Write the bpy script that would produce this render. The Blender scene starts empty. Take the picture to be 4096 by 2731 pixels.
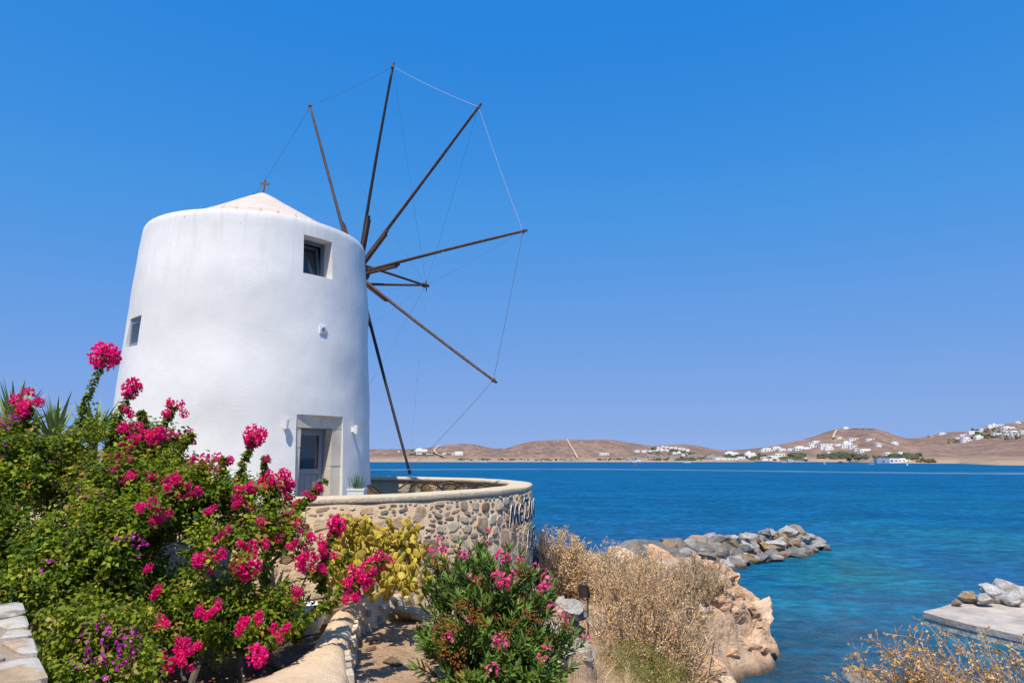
import bpy, math, random
import numpy as np
from mathutils import Vector, Matrix

# ------------------------------------------------------------------ camera, world, sun
SC = bpy.context.scene
COL = SC.collection
R = math.radians
F4 = 2732.0; CX, CY, HY = 2048.0, 1365.5, 1828.0        # focal length / centre / horizon row of a 4096 px wide frame
TH = math.atan((HY - CY) / F4); CT, ST = math.cos(TH), math.sin(TH)
CAMZ = 7.0
cam = bpy.data.cameras.new('camera'); cam.sensor_width = 36.0; cam.lens = 36.0 * F4 / 4096.0
cam.clip_start = 0.1; cam.clip_end = 30000
camo = bpy.data.objects.new('camera', cam); COL.objects.link(camo)
camo.location = (0, 0, CAMZ); camo.rotation_euler = (R(90) + TH, 0, 0)
SC.camera = camo

SUN_AZ = math.atan2(-0.19, -0.98)          # compass direction (x, y) the light comes from: behind the camera, to the left
SUN_EL = R(61)
w = bpy.data.worlds.new('World'); SC.world = w; w.use_nodes = True
nt = w.node_tree; bg = nt.nodes['Background']
sky = nt.nodes.new('ShaderNodeTexSky'); sky.sky_type = 'NISHITA'; sky.sun_disc = False
sky.sun_elevation = SUN_EL; sky.sun_rotation = SUN_AZ
sky.altitude = 0; sky.air_density = 0.7; sky.dust_density = 0.0; sky.ozone_density = 8.0
# one tone response for the whole sky: thin air overhead is deep blue, thick air at the horizon (and round the sun) pale
sp_ = nt.nodes.new('ShaderNodeSeparateColor'); nt.links.new(sky.outputs[0], sp_.inputs[0])
d_ = nt.nodes.new('ShaderNodeMath'); d_.operation = 'MULTIPLY'; nt.links.new(sp_.outputs[0], d_.inputs[0]); d_.inputs[1].default_value = .1
cr_ = nt.nodes.new('ShaderNodeValToRGB'); nt.links.new(d_.outputs[0], cr_.inputs[0]); e_ = cr_.color_ramp.elements
SKY_K = 0.0765
def lin_(c): return tuple(((v / 255 + .055) / 1.055) ** 2.4 for v in c)
STOPS = [(.030, (34, 128, 216)), (.046, (40, 132, 220)), (.074, (72, 149, 226)), (.121, (102, 158, 228)), (.21, (124, 166, 229)), (.32, (135, 171, 229)), (.63, (148, 178, 230))]
while len(e_) < len(STOPS): e_.new(.5)
for i_, (p_, c_) in enumerate(STOPS): e_[i_].position = p_; e_[i_].color = (*lin_(c_), 1)
g_ = nt.nodes.new('ShaderNodeVectorMath'); g_.operation = 'SCALE'; g_.inputs['Scale'].default_value = 1 / (SKY_K * 2 ** 0.40); nt.links.new(cr_.outputs[0], g_.inputs[0])
nt.links.new(g_.outputs[0], bg.inputs[0])
bg.inputs[1].default_value = SKY_K
sl = bpy.data.lights.new('sun', 'SUN'); sl.energy = 4.0; sl.angle = R(0.53); sl.color = (1.0, 0.92, 0.80)
so = bpy.data.objects.new('sun', sl); COL.objects.link(so)
sdir = Vector((math.sin(SUN_AZ) * math.cos(SUN_EL), math.cos(SUN_AZ) * math.cos(SUN_EL), math.sin(SUN_EL)))
so.rotation_euler = (-sdir).to_track_quat('-Z', 'Y').to_euler(); so.location = sdir * 60
vs = SC.view_settings; vs.view_transform = 'Standard'; vs.look = 'None'; vs.gamma = 1; vs.exposure = 0.40
vs.use_curve_mapping = False
cy_ = SC.cycles; cy_.use_denoising = True; cy_.max_bounces = 6; cy_.diffuse_bounces = 3; cy_.glossy_bounces = 3
cy_.transmission_bounces = 4; cy_.transparent_max_bounces = 8; cy_.sample_clamp_indirect = 6; cy_.caustics_reflective = False

rng = np.random.default_rng(7); random.seed(7)

# ------------------------------------------------------------------ pixel -> world
KD = 4096 / 2352.0
def ray4(x, y): return np.array([x - CX, F4 * CT - (CY - y) * ST, F4 * ST + (CY - y) * CT])
def P4(x, y, d):                      # frame pixel (4096 wide) at depth y=d
    r = ray4(x, y); r = r * (d / r[1]); return np.array([r[0], r[1], r[2] + CAMZ])
def G4(x, y, z):                      # frame pixel on the level z
    r = ray4(x, y); t = (z - CAMZ) / r[2]; return np.array([r[0] * t, r[1] * t, z])
def PD(x, y, d): return P4(x * KD, y * KD, d)
def GD(x, y, z): return G4(x * KD, y * KD, z)

# ------------------------------------------------------------------ helpers
def hash3(ix, iy, iz, seed=0):
    h = (ix * 374761393 + iy * 668265263 + iz * 2147483647 + seed * 1274126177) & 0xffffffff
    h = ((h ^ (h >> 13)) * 1274126177) & 0xffffffff
    return ((h ^ (h >> 16)) & 0xffff) / 65535.0
def vnoise(p, seed=0):
    p = np.asarray(p, float); i = np.floor(p).astype(np.int64); f = p - i; f = f * f * (3 - 2 * f)
    o = 0
    for a in (0, 1):
        for b in (0, 1):
            for c in (0, 1):
                wgt = (f[:, 0] if a else 1 - f[:, 0]) * (f[:, 1] if b else 1 - f[:, 1]) * (f[:, 2] if c else 1 - f[:, 2])
                o = o + wgt * hash3(i[:, 0] + a, i[:, 1] + b, i[:, 2] + c, seed)
    return o * 2 - 1
def fbm(p, oct=4, seed=0, gain=.5):
    p = np.asarray(p, float); s = 0; a = 1; t = 0
    for k in range(oct):
        s = s + a * vnoise(p * 2 ** k + 13.7 * k, seed + k); t += a; a *= gain
    return s / t

class MB:
    def __init__(s): s.v = []; s.f = []; s.c = []
    def add(s, V, F, col=None):
        o = len(s.v); s.v.extend([tuple(map(float, q)) for q in V]); s.f.extend([tuple(int(i) + o for i in f) for f in F])
        if col is not None: s.c.extend([col] * len(V))
        return s
    def box(s, c, d, rot=None):
        c = Vector(c); V = []
        for z in (-.5, .5):
            for x, y in ((-.5, -.5), (.5, -.5), (.5, .5), (-.5, .5)):
                q = Vector((x * d[0], y * d[1], z * d[2]))
                if rot is not None: q = rot @ q
                V.append(c + q)
        return s.add(V, [(3, 2, 1, 0), (4, 5, 6, 7), (0, 1, 5, 4), (1, 2, 6, 5), (2, 3, 7, 6), (3, 0, 4, 7)])
    def tube(s, pts, rad, n=6, cap=True, col=None):
        pts = [Vector(p) for p in pts]; m = len(pts)
        if not hasattr(rad, '__len__'): rad = [rad] * m
        V = []; F = []; up = None
        for i, p in enumerate(pts):
            t = (pts[min(i + 1, m - 1)] - pts[max(i - 1, 0)]).normalized()
            if up is None: up = Vector((0, 0, 1)) if abs(t.z) < .9 else Vector((1, 0, 0))
            a = t.cross(up).normalized(); b = a.cross(t); up = b
            for k in range(n):
                g = 2 * math.pi * k / n; V.append(p + (a * math.cos(g) + b * math.sin(g)) * rad[i])
        for i in range(m - 1):
            for k in range(n):
                F.append((i * n + k, i * n + (k + 1) % n, (i + 1) * n + (k + 1) % n, (i + 1) * n + k))
        if cap: F.append(tuple(range(n - 1, -1, -1))); F.append(tuple(range((m - 1) * n, m * n)))
        return s.add(V, F, col)
    def lathe(s, c, prof, n=24):
        V = []; F = []; c = Vector(c); m = len(prof)
        for r, z in prof:
            for k in range(n):
                g = 2 * math.pi * k / n; V.append(c + Vector((r * math.cos(g), r * math.sin(g), z)))
        for i in range(m - 1):
            for k in range(n): F.append((i * n + k, i * n + (k + 1) % n, (i + 1) * n + (k + 1) % n, (i + 1) * n + k))
        return s.add(V, F)
    def mesh(s, name): return mk_mesh(name, s.v, s.f, s.c if len(s.c) == len(s.v) and s.c else None)
    def obj(s, name, mat, parent=None, smooth=False): return link(name, s.mesh(name), mat, parent, smooth)

def mk_mesh(name, V, F, C=None):
    me = bpy.data.meshes.new(name)
    if isinstance(F, np.ndarray):
        V = np.asarray(V, np.float32); n, k = F.shape
        me.vertices.add(len(V)); me.vertices.foreach_set('co', V.ravel())
        me.loops.add(n * k); me.loops.foreach_set('vertex_index', F.astype(np.int32).ravel())
        me.polygons.add(n); me.polygons.foreach_set('loop_start', np.arange(0, n * k, k, dtype=np.int32))
        me.update(calc_edges=True)
    else:
        me.from_pydata([tuple(map(float, v)) for v in V], [], [tuple(map(int, f)) for f in F]); me.update()
    if C is not None:
        a = me.attributes.new('col', 'FLOAT_COLOR', 'POINT')
        cc = np.ones((len(C), 4), np.float32); cc[:, :3] = np.asarray(C)[:, :3]; a.data.foreach_set('color', cc.ravel())
    return me
def link(name, me, mat, parent=None, smooth=False):
    if mat is not None and len(me.materials) == 0: me.materials.append(mat)
    if smooth: me.polygons.foreach_set('use_smooth', [True] * len(me.polygons))
    o = bpy.data.objects.new(name, me); COL.objects.link(o)
    if parent is not None: adopt(o, parent)
    return o
def adopt(o, parent):                     # keep world placement (roots built in place carry no rotation)
    o.parent = parent
    if parent.parent is None: o.matrix_parent_inverse = Matrix.Translation(-Vector(parent.location))
def tag(o, label, cat, group=None, kind=None):
    if label: o['label'] = label
    if cat: o['category'] = cat
    if group: o['group'] = group
    if kind: o['kind'] = kind
    return o
def thing(name, loc, label, cat, group=None, rz=0):
    o = bpy.data.objects.new(name, None); COL.objects.link(o); o.location = tuple(map(float, loc)); o.rotation_euler = (0, 0, rz)
    o.empty_display_size = .1
    return tag(o, label, cat, group)
def struct(o): o['kind'] = 'structure'; return o
def stuff(o): o['kind'] = 'stuff'; return o
def place(o, loc, rot=None, sc=None):
    o.location = tuple(map(float, loc))
    if rot is not None: o.rotation_euler = rot
    if sc is not None: o.scale = sc if hasattr(sc, '__len__') else (sc,) * 3
    return o
def child(name, me, mat, parent, loc, rot=None, sc=None, matrix=None):
    """a part given in world coordinates under a root that is only translated"""
    o = link(name, me, mat); o.parent = parent
    o.matrix_parent_inverse = Matrix.Translation(-Vector(parent.location))
    if matrix is not None: o.matrix_basis = matrix
    else: place(o, loc, rot, sc)
    return o

def cat_rom(pts, n=12, closed=False):
    pts = [np.array(p, float) for p in pts]; m = len(pts); out = []
    for i in range(m if closed else m - 1):
        g = (lambda j: pts[j % m]) if closed else (lambda j: pts[min(max(j, 0), m - 1)])
        a, b, c, d = g(i - 1), g(i), g(i + 1), g(i + 2)
        for k in range(n):
            t = k / n; out.append(.5 * (2 * b + (c - a) * t + (2 * a - 5 * b + 4 * c - d) * t * t + (3 * b - a - 3 * c + d) * t ** 3))
    if not closed: out.append(pts[-1])
    return np.array(out)

# ------------------------------------------------------------------ materials
def nodes(name):
    m = bpy.data.materials.new(name); m.use_nodes = True; t = m.node_tree
    return m, t, t.nodes['Principled BSDF']
def N(t, ty, **kw):
    n = t.nodes.new(ty)
    for k, v in kw.items():
        if k in n.inputs: n.inputs[k].default_value = v
        else: setattr(n, k, v)
    return n
def ramp(t, fac, stops):
    r = t.nodes.new('ShaderNodeValToRGB'); e = r.color_ramp.elements
    while len(e) < len(stops): e.new(.5)
    for i, (p, c) in enumerate(stops):
        e[i].position = p; e[i].color = (c, c, c, 1) if not hasattr(c, '__len__') else (*c, 1)
    t.links.new(fac, r.inputs[0]); return r.outputs[0]
def coords(t, kind='Object'): return t.nodes.new('ShaderNodeTexCoord').outputs[kind]
def noise(t, vec, scale, detail=4, rough=.55, out='Fac'):
    n = N(t, 'ShaderNodeTexNoise', Scale=scale, Detail=detail, Roughness=rough); t.links.new(vec, n.inputs['Vector']); return n.outputs[out]
def mix(t, fac, a, b, mode='MIX'):
    n = t.nodes.new('ShaderNodeMix'); n.data_type = 'RGBA'; n.blend_type = mode
    for sock, v in ((n.inputs[0], fac), (n.inputs[6], a), (n.inputs[7], b)):
        if isinstance(v, bpy.types.NodeSocket): t.links.new(v, sock)
        elif hasattr(v, '__len__'): sock.default_value = (*v[:3], 1)
        else: sock.default_value = v
    return n.outputs[2]
def bump(t, b, h, strength=.3, dist=.02):
    n = N(t, 'ShaderNodeBump', Strength=strength, Distance=dist); t.links.new(h, n.inputs['Height']); t.links.new(n.outputs[0], b.inputs['Normal']); return n
def math_(t, op, a, b=None):
    n = t.nodes.new('ShaderNodeMath'); n.operation = op
    for i, v in enumerate((a, b)):
        if v is None: continue
        if isinstance(v, bpy.types.NodeSocket): t.links.new(v, n.inputs[i])
        else: n.inputs[i].default_value = v
    return n.outputs[0]
def plain(name, c1, c2=None, scale=4, rough=.7, bs=0, bscale=40, bdist=.01, spec=.4, metal=0, detail=5):
    m, t, b = nodes(name); b.inputs['Roughness'].default_value = rough; b.inputs['Specular IOR Level'].default_value = spec; b.inputs['Metallic'].default_value = metal
    v = coords(t)
    if c2 is None: c2 = tuple(x * .8 for x in c1)
    f = ramp(t, noise(t, v, scale, detail), [(.35, 0.), (.65, 1.)])
    t.links.new(mix(t, f, c1, c2), b.inputs['Base Color'])
    if bs: bump(t, b, noise(t, v, bscale, 4), bs, bdist)
    return m
def leafmat(name, rough=.6, trans=.38, spec=.14):
    m, t, b = nodes(name); a = N(t, 'ShaderNodeAttribute', attribute_name='col')
    t.links.new(a.outputs['Color'], b.inputs['Base Color']); b.inputs['Roughness'].default_value = rough; b.inputs['Specular IOR Level'].default_value = spec
    tr = t.nodes.new('ShaderNodeBsdfTranslucent'); g = mix(t, 1.0, a.outputs['Color'], (1.25, 1.2, .7), 'MULTIPLY'); t.links.new(g, tr.inputs['Color'])
    ms = t.nodes.new('ShaderNodeMixShader'); ms.inputs[0].default_value = trans
    t.links.new(b.outputs[0], ms.inputs[1]); t.links.new(tr.outputs[0], ms.inputs[2])
    t.links.new(ms.outputs[0], t.nodes['Material Output'].inputs['Surface']); return m
def stonemat(name, sc=9, rough=.85, wash=0.0, mul=.72):
    m, t, b = nodes(name); oi = t.nodes.new('ShaderNodeObjectInfo'); v = coords(t)
    add = t.nodes.new('ShaderNodeVectorMath'); add.operation = 'ADD'; t.links.new(v, add.inputs[0])
    sc3 = N(t, 'ShaderNodeVectorMath', operation='SCALE'); t.links.new(oi.outputs['Location'], sc3.inputs[0]); sc3.inputs['Scale'].default_value = 3.7
    t.links.new(sc3.outputs[0], add.inputs[1]); vv = add.outputs[0]
    n1 = noise(t, vv, sc, 6, .65); n2 = noise(t, vv, sc * .35, 3)
    c = mix(t, ramp(t, n1, [(.3, .55), (.5, .95), (.72, 1.3)]), (0, 0, 0), oi.outputs['Color'])
    n = t.nodes.new('ShaderNodeMix'); 
    c = mix(t, 1.0, oi.outputs['Color'], ramp(t, n1, [(.25, .5), (.5, .95), (.75, 1.35)]), 'MULTIPLY')
    c = mix(t, ramp(t, n2, [(.5, 0.), (.68, .55)]), c, (.42, .30, .19))
    if wash: c = mix(t, ramp(t, noise(t, vv, sc * .8, 6, .65), [(1 - wash - .10, 0.), (1 - wash, 1.)]), c, (.53, .48, .41))
    if sc < 3:
        nz = N(t, 'ShaderNodeTexNoise', Scale=1.7, Detail=5.0); t.links.new(vv, nz.inputs['Vector']); av_ = N(t, 'ShaderNodeVectorMath', operation='MULTIPLY_ADD'); t.links.new(nz.outputs['Color'], av_.inputs[0]); av_.inputs[1].default_value = (1.1, 1.1, .5); t.links.new(vv, av_.inputs[2])
        mp_ = N(t, 'ShaderNodeMapping'); mp_.inputs['Scale'].default_value = (.8, .8, 1.9); mp_.inputs['Rotation'].default_value = (.5, .4, 0); t.links.new(av_.outputs[0], mp_.inputs[0])
        vo = N(t, 'ShaderNodeTexVoronoi', Scale=1.5, feature='DISTANCE_TO_EDGE'); t.links.new(mp_.outputs[0], vo.inputs['Vector'])
        c = mix(t, ramp(t, vo.outputs['Distance'], [(.0, .55), (.03, 0.)]), c, (.14, .10, .07))
        c = mix(t, 1.0, c, (mul, mul, mul), 'MULTIPLY')
        gp = t.nodes.new('ShaderNodeNewGeometry'); sz = t.nodes.new('ShaderNodeSeparateXYZ'); t.links.new(gp.outputs['Position'], sz.inputs[0]); wz = N(t, 'ShaderNodeMapRange'); wz.inputs[1].default_value = .34; wz.inputs[2].default_value = .12
        t.links.new(math_(t, 'ADD', sz.outputs[2], math_(t, 'MULTIPLY', math_(t, 'SUBTRACT', n1, .5), .35)), wz.inputs[0]); c = mix(t, math_(t, 'MULTIPLY', wz.outputs[0], .85), c, (.055, .04, .026))
    t.links.new(c, b.inputs['Base Color']); b.inputs['Roughness'].default_value = rough; b.inputs['Specular IOR Level'].default_value = .25
    bump(t, b, noise(t, vv, sc * (3 if sc > 3 else 1.2), 8, .72), .8, .02 if sc > 3 else .25); return m

# whitewashed plaster: fine sand texture, faint weather streaks near the rim
def plastermat():
    m, t, b = nodes('white_plaster'); v = coords(t)
    mp = N(t, 'ShaderNodeMapping'); mp.inputs['Scale'].default_value = (6, 6, .5); t.links.new(v, mp.inputs[0])
    streak = ramp(t, noise(t, mp.outputs[0], 1.2, 5, .6), [(.50, 0.), (.72, .5)])
    sep = t.nodes.new('ShaderNodeSeparateXYZ'); t.links.new(v, sep.inputs[0])
    hi = N(t, 'ShaderNodeMapRange'); hi.inputs[1].default_value = 9.6; hi.inputs[2].default_value = 11.9; t.links.new(sep.outputs[2], hi.inputs[0])
    f = math_(t, 'MULTIPLY', streak, hi.outputs[0])
    base = mix(t, ramp(t, noise(t, v, .9, 6, .62), [(.35, 0.), (.66, 1.)]), (.80, .78, .75), (.72, .70, .67))
    c = mix(t, f, base, (.55, .52, .40))
    sp = ramp(t, noise(t, v, 16, 2, .5), [(.735, 0.), (.75, 1.)])
    c = mix(t, math_(t, 'MULTIPLY', math_(t, 'MULTIPLY', sp, hi.outputs[0]), .7), c, (.3, .26, .18))
    t.links.new(c, b.inputs['Base Color']); b.inputs['Roughness'].default_value = .9; b.inputs['Specular IOR Level'].default_value = .2
    n1 = noise(t, v, 34, 3, .6); n2 = noise(t, v, 3.2, 3, .5)
    h = math_(t, 'ADD', math_(t, 'MULTIPLY', n1, .22), math_(t, 'MULTIPLY', n2, .45))
    bump(t, b, h, .5, .03); return m
def roofmat():
    m, t, b = nodes('roof_plaster'); v = coords(t)
    c = mix(t, ramp(t, noise(t, v, 2.2, 5), [(.4, 0.), (.7, 1.)]), (.63, .53, .45), (.55, .45, .375))
    sp = ramp(t, noise(t, v, 9, 3, .6), [(.66, 0.), (.69, 1.)])
    c = mix(t, sp, c, (.28, .2, .14))
    t.links.new(c, b.inputs['Base Color']); b.inputs['Roughness'].default_value = .92; bump(t, b, noise(t, v, 25, 4), .4, .03); return m
def mortarmat(name, c1, c2):
    m, t, b = nodes(name); v = coords(t)
    c = mix(t, ramp(t, noise(t, v, 3, 6, .6), [(.3, 0.), (.7, 1.)]), c1, c2)
    c = mix(t, ramp(t, noise(t, v, 17, 3, .6), [(.6, 0.), (.72, .7)]), c, tuple(x * .55 for x in c1))
    t.links.new(c, b.inputs['Base Color']); b.inputs['Roughness'].default_value = .95; b.inputs['Specular IOR Level'].default_value = .15
    bump(t, b, math_(t, 'ADD', noise(t, v, 60, 4), math_(t, 'MULTIPLY', noise(t, v, 9, 4), 1.5)), .7, .03); return m

M = dict(
    plaster=plastermat(), roof=roofmat(),
    coping=mortarmat('cream_coping', (.72, .60, .43), (.64, .51, .34)),
    mortar=mortarmat('sandy_mortar', (.60, .445, .295), (.53, .385, .25)),
    low_mortar=mortarmat('old_lime_plaster', (.78, .60, .40), (.66, .48, .30)),
    grey_mortar=mortarmat('pink_grey_mortar', (.42, .33, .25), (.34, .25, .18)),
    stone=stonemat('rubble_stone'), wash_stone=stonemat('whitewashed_stone', 5, .85, .45),
    rock=stonemat('boulder_stone', 2.2, .85), cliff=stonemat('cliff_stone', 2.4, .9, 0.0, 1.0),
    wood=plain('weathered_wood', (.12, .062, .042), (.065, .036, .027), 9, .7, .4, 60),
    darkwood=plain('dark_pole_wood', (.05, .030, .022), (.028, .02, .017), 7, .6, .3, 60),
    rope=plain('grey_rope', (.24, .23, .25), (.18, .17, .18), 30, .8),
    rope_lit=plain('sunlit_rope', (.55, .5, .48), (.4, .37, .35), 30, .8),  # lit copy of the rope, sunlight put into its colour
    doorgrey=plain('blue_grey_paint', (.24, .26, .31), (.225, .245, .29), 3, .5),
    framegrey=plain('grey_window_frame', (.15, .17, .20), (.13, .15, .18), 3, .4),
    shutter=plain('grey_blue_shutter', (.22, .27, .33), (.19, .24, .29), 3, .5),
    marble=plain('pale_marble_jamb', (.70, .62, .50), (.56, .48, .38), 3, .7, .25, 20),
    white=plain('white_enamel', (.78, .77, .74), (.74, .73, .70), 3, .4),
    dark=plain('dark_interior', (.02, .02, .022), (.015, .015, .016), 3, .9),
    brass=plain('brass', (.35, .28, .15), None, 3, .4, metal=.8),
    wicker=plain('wicker_olive', (.26, .17, .05), (.10, .065, .028), 25, .5),
    cane=plain('dark_cane', (.04, .024, .018), (.025, .016, .013), 12, .4),
    rust_cane=plain('brown_cane', (.13, .055, .035), (.08, .035, .022), 12, .4),
    tabletop=plain('pale_tabletop', (.34, .33, .31), None, 5, .3),
    floor=plain('terrace_flagstone', (.42, .37, .3), (.34, .3, .24), 2, .8, .3, 15),
    soil=plain('dark_soil', (.115, .075, .05), (.06, .04, .03), 3, .95, .9, 25, .05),
    leaf=leafmat('bougainvillea_leaf'), bract=leafmat('bract', .55, .38, .2), oleaf=leafmat('oleander_leaf', .5, .26, .18),
    dry=leafmat('dry_twig', .85, .1, .1), grass=leafmat('grass_blade', .5, .3),
    bark=plain('grey_bark', (.16, .12, .09), (.08, .06, .045), 12, .9, .6, 40),
    blackplastic=plain('black_plastic', (.02, .02, .022), None, 5, .5), 
    steel=plain('rusty_steel', (.09, .05, .035), (.05, .035, .03), 12, .7),
    concrete=plain('pier_concrete', (.56, .48, .40), (.33, .28, .23), .9, .9, .8, 9, .05, detail=10),
    barnacle=plain('barnacle_crust', (.75, .71, .64), (.36, .32, .27), 6, .95, 1., 14, .1),
    housewhite=plain('far_whitewash', (.80, .79, .77), (.76, .75, .73), .3, .9),
    housegrey=plain('far_concrete', (.36, .34, .34), (.30, .28, .28), .2, .9),
    housetan=plain('far_tan_plaster', (.50, .38, .30), (.44, .33, .26), .2, .9),
    houseblue=plain('far_blue_glass', (.30, .38, .52), (.25, .32, .45), .2, .5),
    window=plain('dark_window', (.045, .05, .06), None, 3, .2),
    fargreen=plain('far_foliage', (.05, .07, .03), (.10, .105, .05), .12, .9),
    boatwhite=plain('boat_gelcoat', (.8, .8, .8), None, 1, .3), boatdark=plain('dark_hull', (.05, .055, .08), None, 1, .4),
    sail=plain('sail_cloth', (.8, .78, .76), None, 1, .8), sailred=plain('red_sail_cloth', (.75, .3, .22), None, 1, .8),
    buoy=plain('buoy_red', (.5, .06, .07), None, 1, .5),
)
def glassmat():
    m, t, b = nodes('window_glass'); b.inputs['Base Color'].default_value = (.03, .035, .045, 1); b.inputs['Roughness'].default_value = .03
    b.inputs['Specular IOR Level'].default_value = .8; return m
M['glass'] = glassmat()
def cactusmat():
    m, t, b = nodes('prickly_pear_skin'); oi = t.nodes.new('ShaderNodeObjectInfo'); v = coords(t)
    vo = N(t, 'ShaderNodeTexVoronoi', Scale=42.0); t.links.new(v, vo.inputs['Vector'])
    f = ramp(t, vo.outputs['Distance'], [(.0, 1.), (.22, 0.)])
    c = mix(t, math_(t, 'MULTIPLY', f, .75), oi.outputs['Color'], (.66, .50, .09))
    t.links.new(c, b.inputs['Base Color']); b.inputs['Roughness'].default_value = .6
    bump(t, b, f, .5, .006); return m
M['cactus'] = cactusmat()

# ================================================================== SETTING: sea, land, far shore
def seamat():
    m, t, b = nodes('sea_water'); g = t.nodes.new('ShaderNodeNewGeometry'); pos = g.outputs['Position']
    def mapped(s, rot=0):
        mp = N(t, 'ShaderNodeMapping'); mp.inputs['Scale'].default_value = s; mp.inputs['Rotation'].default_value = (0, 0, rot); t.links.new(pos, mp.inputs[0]); return mp.outputs[0]
    def blob(x, y, r0, r1, amp):
        d = N(t, 'ShaderNodeVectorMath', operation='DISTANCE'); t.links.new(mapped((1, .62, 0)), d.inputs[0]); d.inputs[1].default_value = (x, y * .62, 0)
        mr = N(t, 'ShaderNodeMapRange', interpolation_type='SMOOTHSTEP'); mr.inputs[1].default_value = r1; mr.inputs[2].default_value = r0; mr.inputs[4].default_value = amp
        t.links.new(d.outputs['Value'], mr.inputs[0]); return mr.outputs[0]
    sh = None
    for a in ((19.5, 45, 1, 9.5, 1.0), (14, 36, 0, 7, .7), (40, 62, 1, 19, .5), (19, 29.5, 0, 6.5, .6), (70, 110, 5, 34, .2), (26, 53, 0, 6, .7), (22, 24, 0, 4, .5)):
        q = blob(*a); sh = q if sh is None else math_(t, 'MAXIMUM', sh, q)
    patch = ramp(t, noise(t, mapped((.10, .16, 0)), 1.0, 5, .6), [(.3, .25), (.62, 1.)])
    sh = math_(t, 'MULTIPLY', sh, patch)
    streak = noise(t, mapped((.012, .05, 0), .15), 1.0, 5, .6)
    deep = mix(t, ramp(t, streak, [(.35, 0.), (.65, 1.)]), (.0030, .098, .235), (.0050, .120, .265))
    # near cove: darker, weed and sand seen through the clear water
    d = N(t, 'ShaderNodeVectorMath', operation='DISTANCE'); t.links.new(pos, d.inputs[0]); d.inputs[1].default_value = (9, 22, 0)
    nr = N(t, 'ShaderNodeMapRange', interpolation_type='SMOOTHSTEP'); nr.inputs[1].default_value = 17; nr.inputs[2].default_value = 3; t.links.new(d.outputs['Value'], nr.inputs[0])
    c = mix(t, sh, deep, (.014, .195, .240))
    c = mix(t, math_(t, 'MULTIPLY', nr.outputs[0], .8), c, (.014, .068, .105))
    sand = ramp(t, noise(t, mapped((.55, 1.1, 0)), 1.0, 4, .55), [(.60, 0.), (.68, 1.)])
    nn = N(t, 'ShaderNodeMapRange', interpolation_type='SMOOTHSTEP'); nn.inputs[1].default_value = 9; nn.inputs[2].default_value = 2; t.links.new(d.outputs['Value'], nn.inputs[0])
    c = mix(t, math_(t, 'MULTIPLY', math_(t, 'MULTIPLY', sand, nn.outputs[0]), .6), c, (.055, .14, .12))
    rp = ramp(t, noise(t, mapped((.75, 1.0, 0), .18), 1.0, 7, .72), [(.30, .50), (.5, .92), (.70, 1.6)])  # light and dark of the wave facets put into the water colour
    rp2 = ramp(t, noise(t, mapped((.11, .16, 0), .1), 1.0, 7, .72), [(.30, .72), (.5, 1.), (.70, 1.32)])
    c = mix(t, 1.0, mix(t, 1.0, c, rp, 'MULTIPLY'), rp2, 'MULTIPLY')
    df = t.nodes.new('ShaderNodeBsdfDiffuse'); t.links.new(c, df.inputs['Color']); gl = t.nodes.new('ShaderNodeBsdfGlossy')
    fr = N(t, 'ShaderNodeFresnel', IOR=1.33)
    # roughness grows with distance (waves below a pixel)
    cd = N(t, 'ShaderNodeVectorMath', operation='LENGTH'); t.links.new(pos, cd.inputs[0])
    rr = N(t, 'ShaderNodeMapRange'); rr.inputs[1].default_value = 15; rr.inputs[2].default_value = 160; rr.inputs[3].default_value = .05; rr.inputs[4].default_value = .22
    t.links.new(cd.outputs['Value'], rr.inputs[0]); t.links.new(rr.outputs[0], gl.inputs['Roughness'])
    fk = N(t, 'ShaderNodeMapRange'); fk.inputs[1].default_value = 15; fk.inputs[2].default_value = 90; fk.inputs[3].default_value = .75; fk.inputs[4].default_value = .16
    t.links.new(cd.outputs['Value'], fk.inputs[0])
    h = math_(t, 'ADD', math_(t, 'MULTIPLY', noise(t, mapped((.55, 1.1, 1), .25), 1.0, 4, .6), 1.5), math_(t, 'MULTIPLY', noise(t, mapped((2.2, 3.8, 1), -.2), 1.0, 3, .6), .40))
    h = math_(t, 'ADD', h, math_(t, 'MULTIPLY', noise(t, mapped((.09, .22, 1), .2), 1.0, 2, .5), 3.0))
    bm = N(t, 'ShaderNodeBump', Strength=1.0, Distance=.42); t.links.new(h, bm.inputs['Height'])
    for q in (df, gl, fr): t.links.new(bm.outputs[0], q.inputs['Normal'])
    ms = t.nodes.new('ShaderNodeMixShader'); t.links.new(math_(t, 'MULTIPLY', fr.outputs[0], fk.outputs[0]), ms.inputs[0]); t.links.new(df.outputs[0], ms.inputs[1]); t.links.new(gl.outputs[0], ms.inputs[2])
    t.links.new(ms.outputs[0], t.nodes['Material Output'].inputs['Surface'])
    st = N(t, 'ShaderNodeMapRange'); st.inputs[1].default_value = 14; st.inputs[2].default_value = 45; st.inputs[3].default_value = .22; st.inputs[4].default_value = 1.0
    t.links.new(cd.outputs['Value'], st.inputs[0]); t.links.new(st.outputs[0], bm.inputs['Strength'])
    return m
M['sea'] = seamat()
struct(MB().add([(-9000, -60, 0), (9000, -60, 0), (9000, 14000, 0), (-9000, 14000, 0)], [(0, 1, 2, 3)]).obj('sea', M['sea']))

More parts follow.
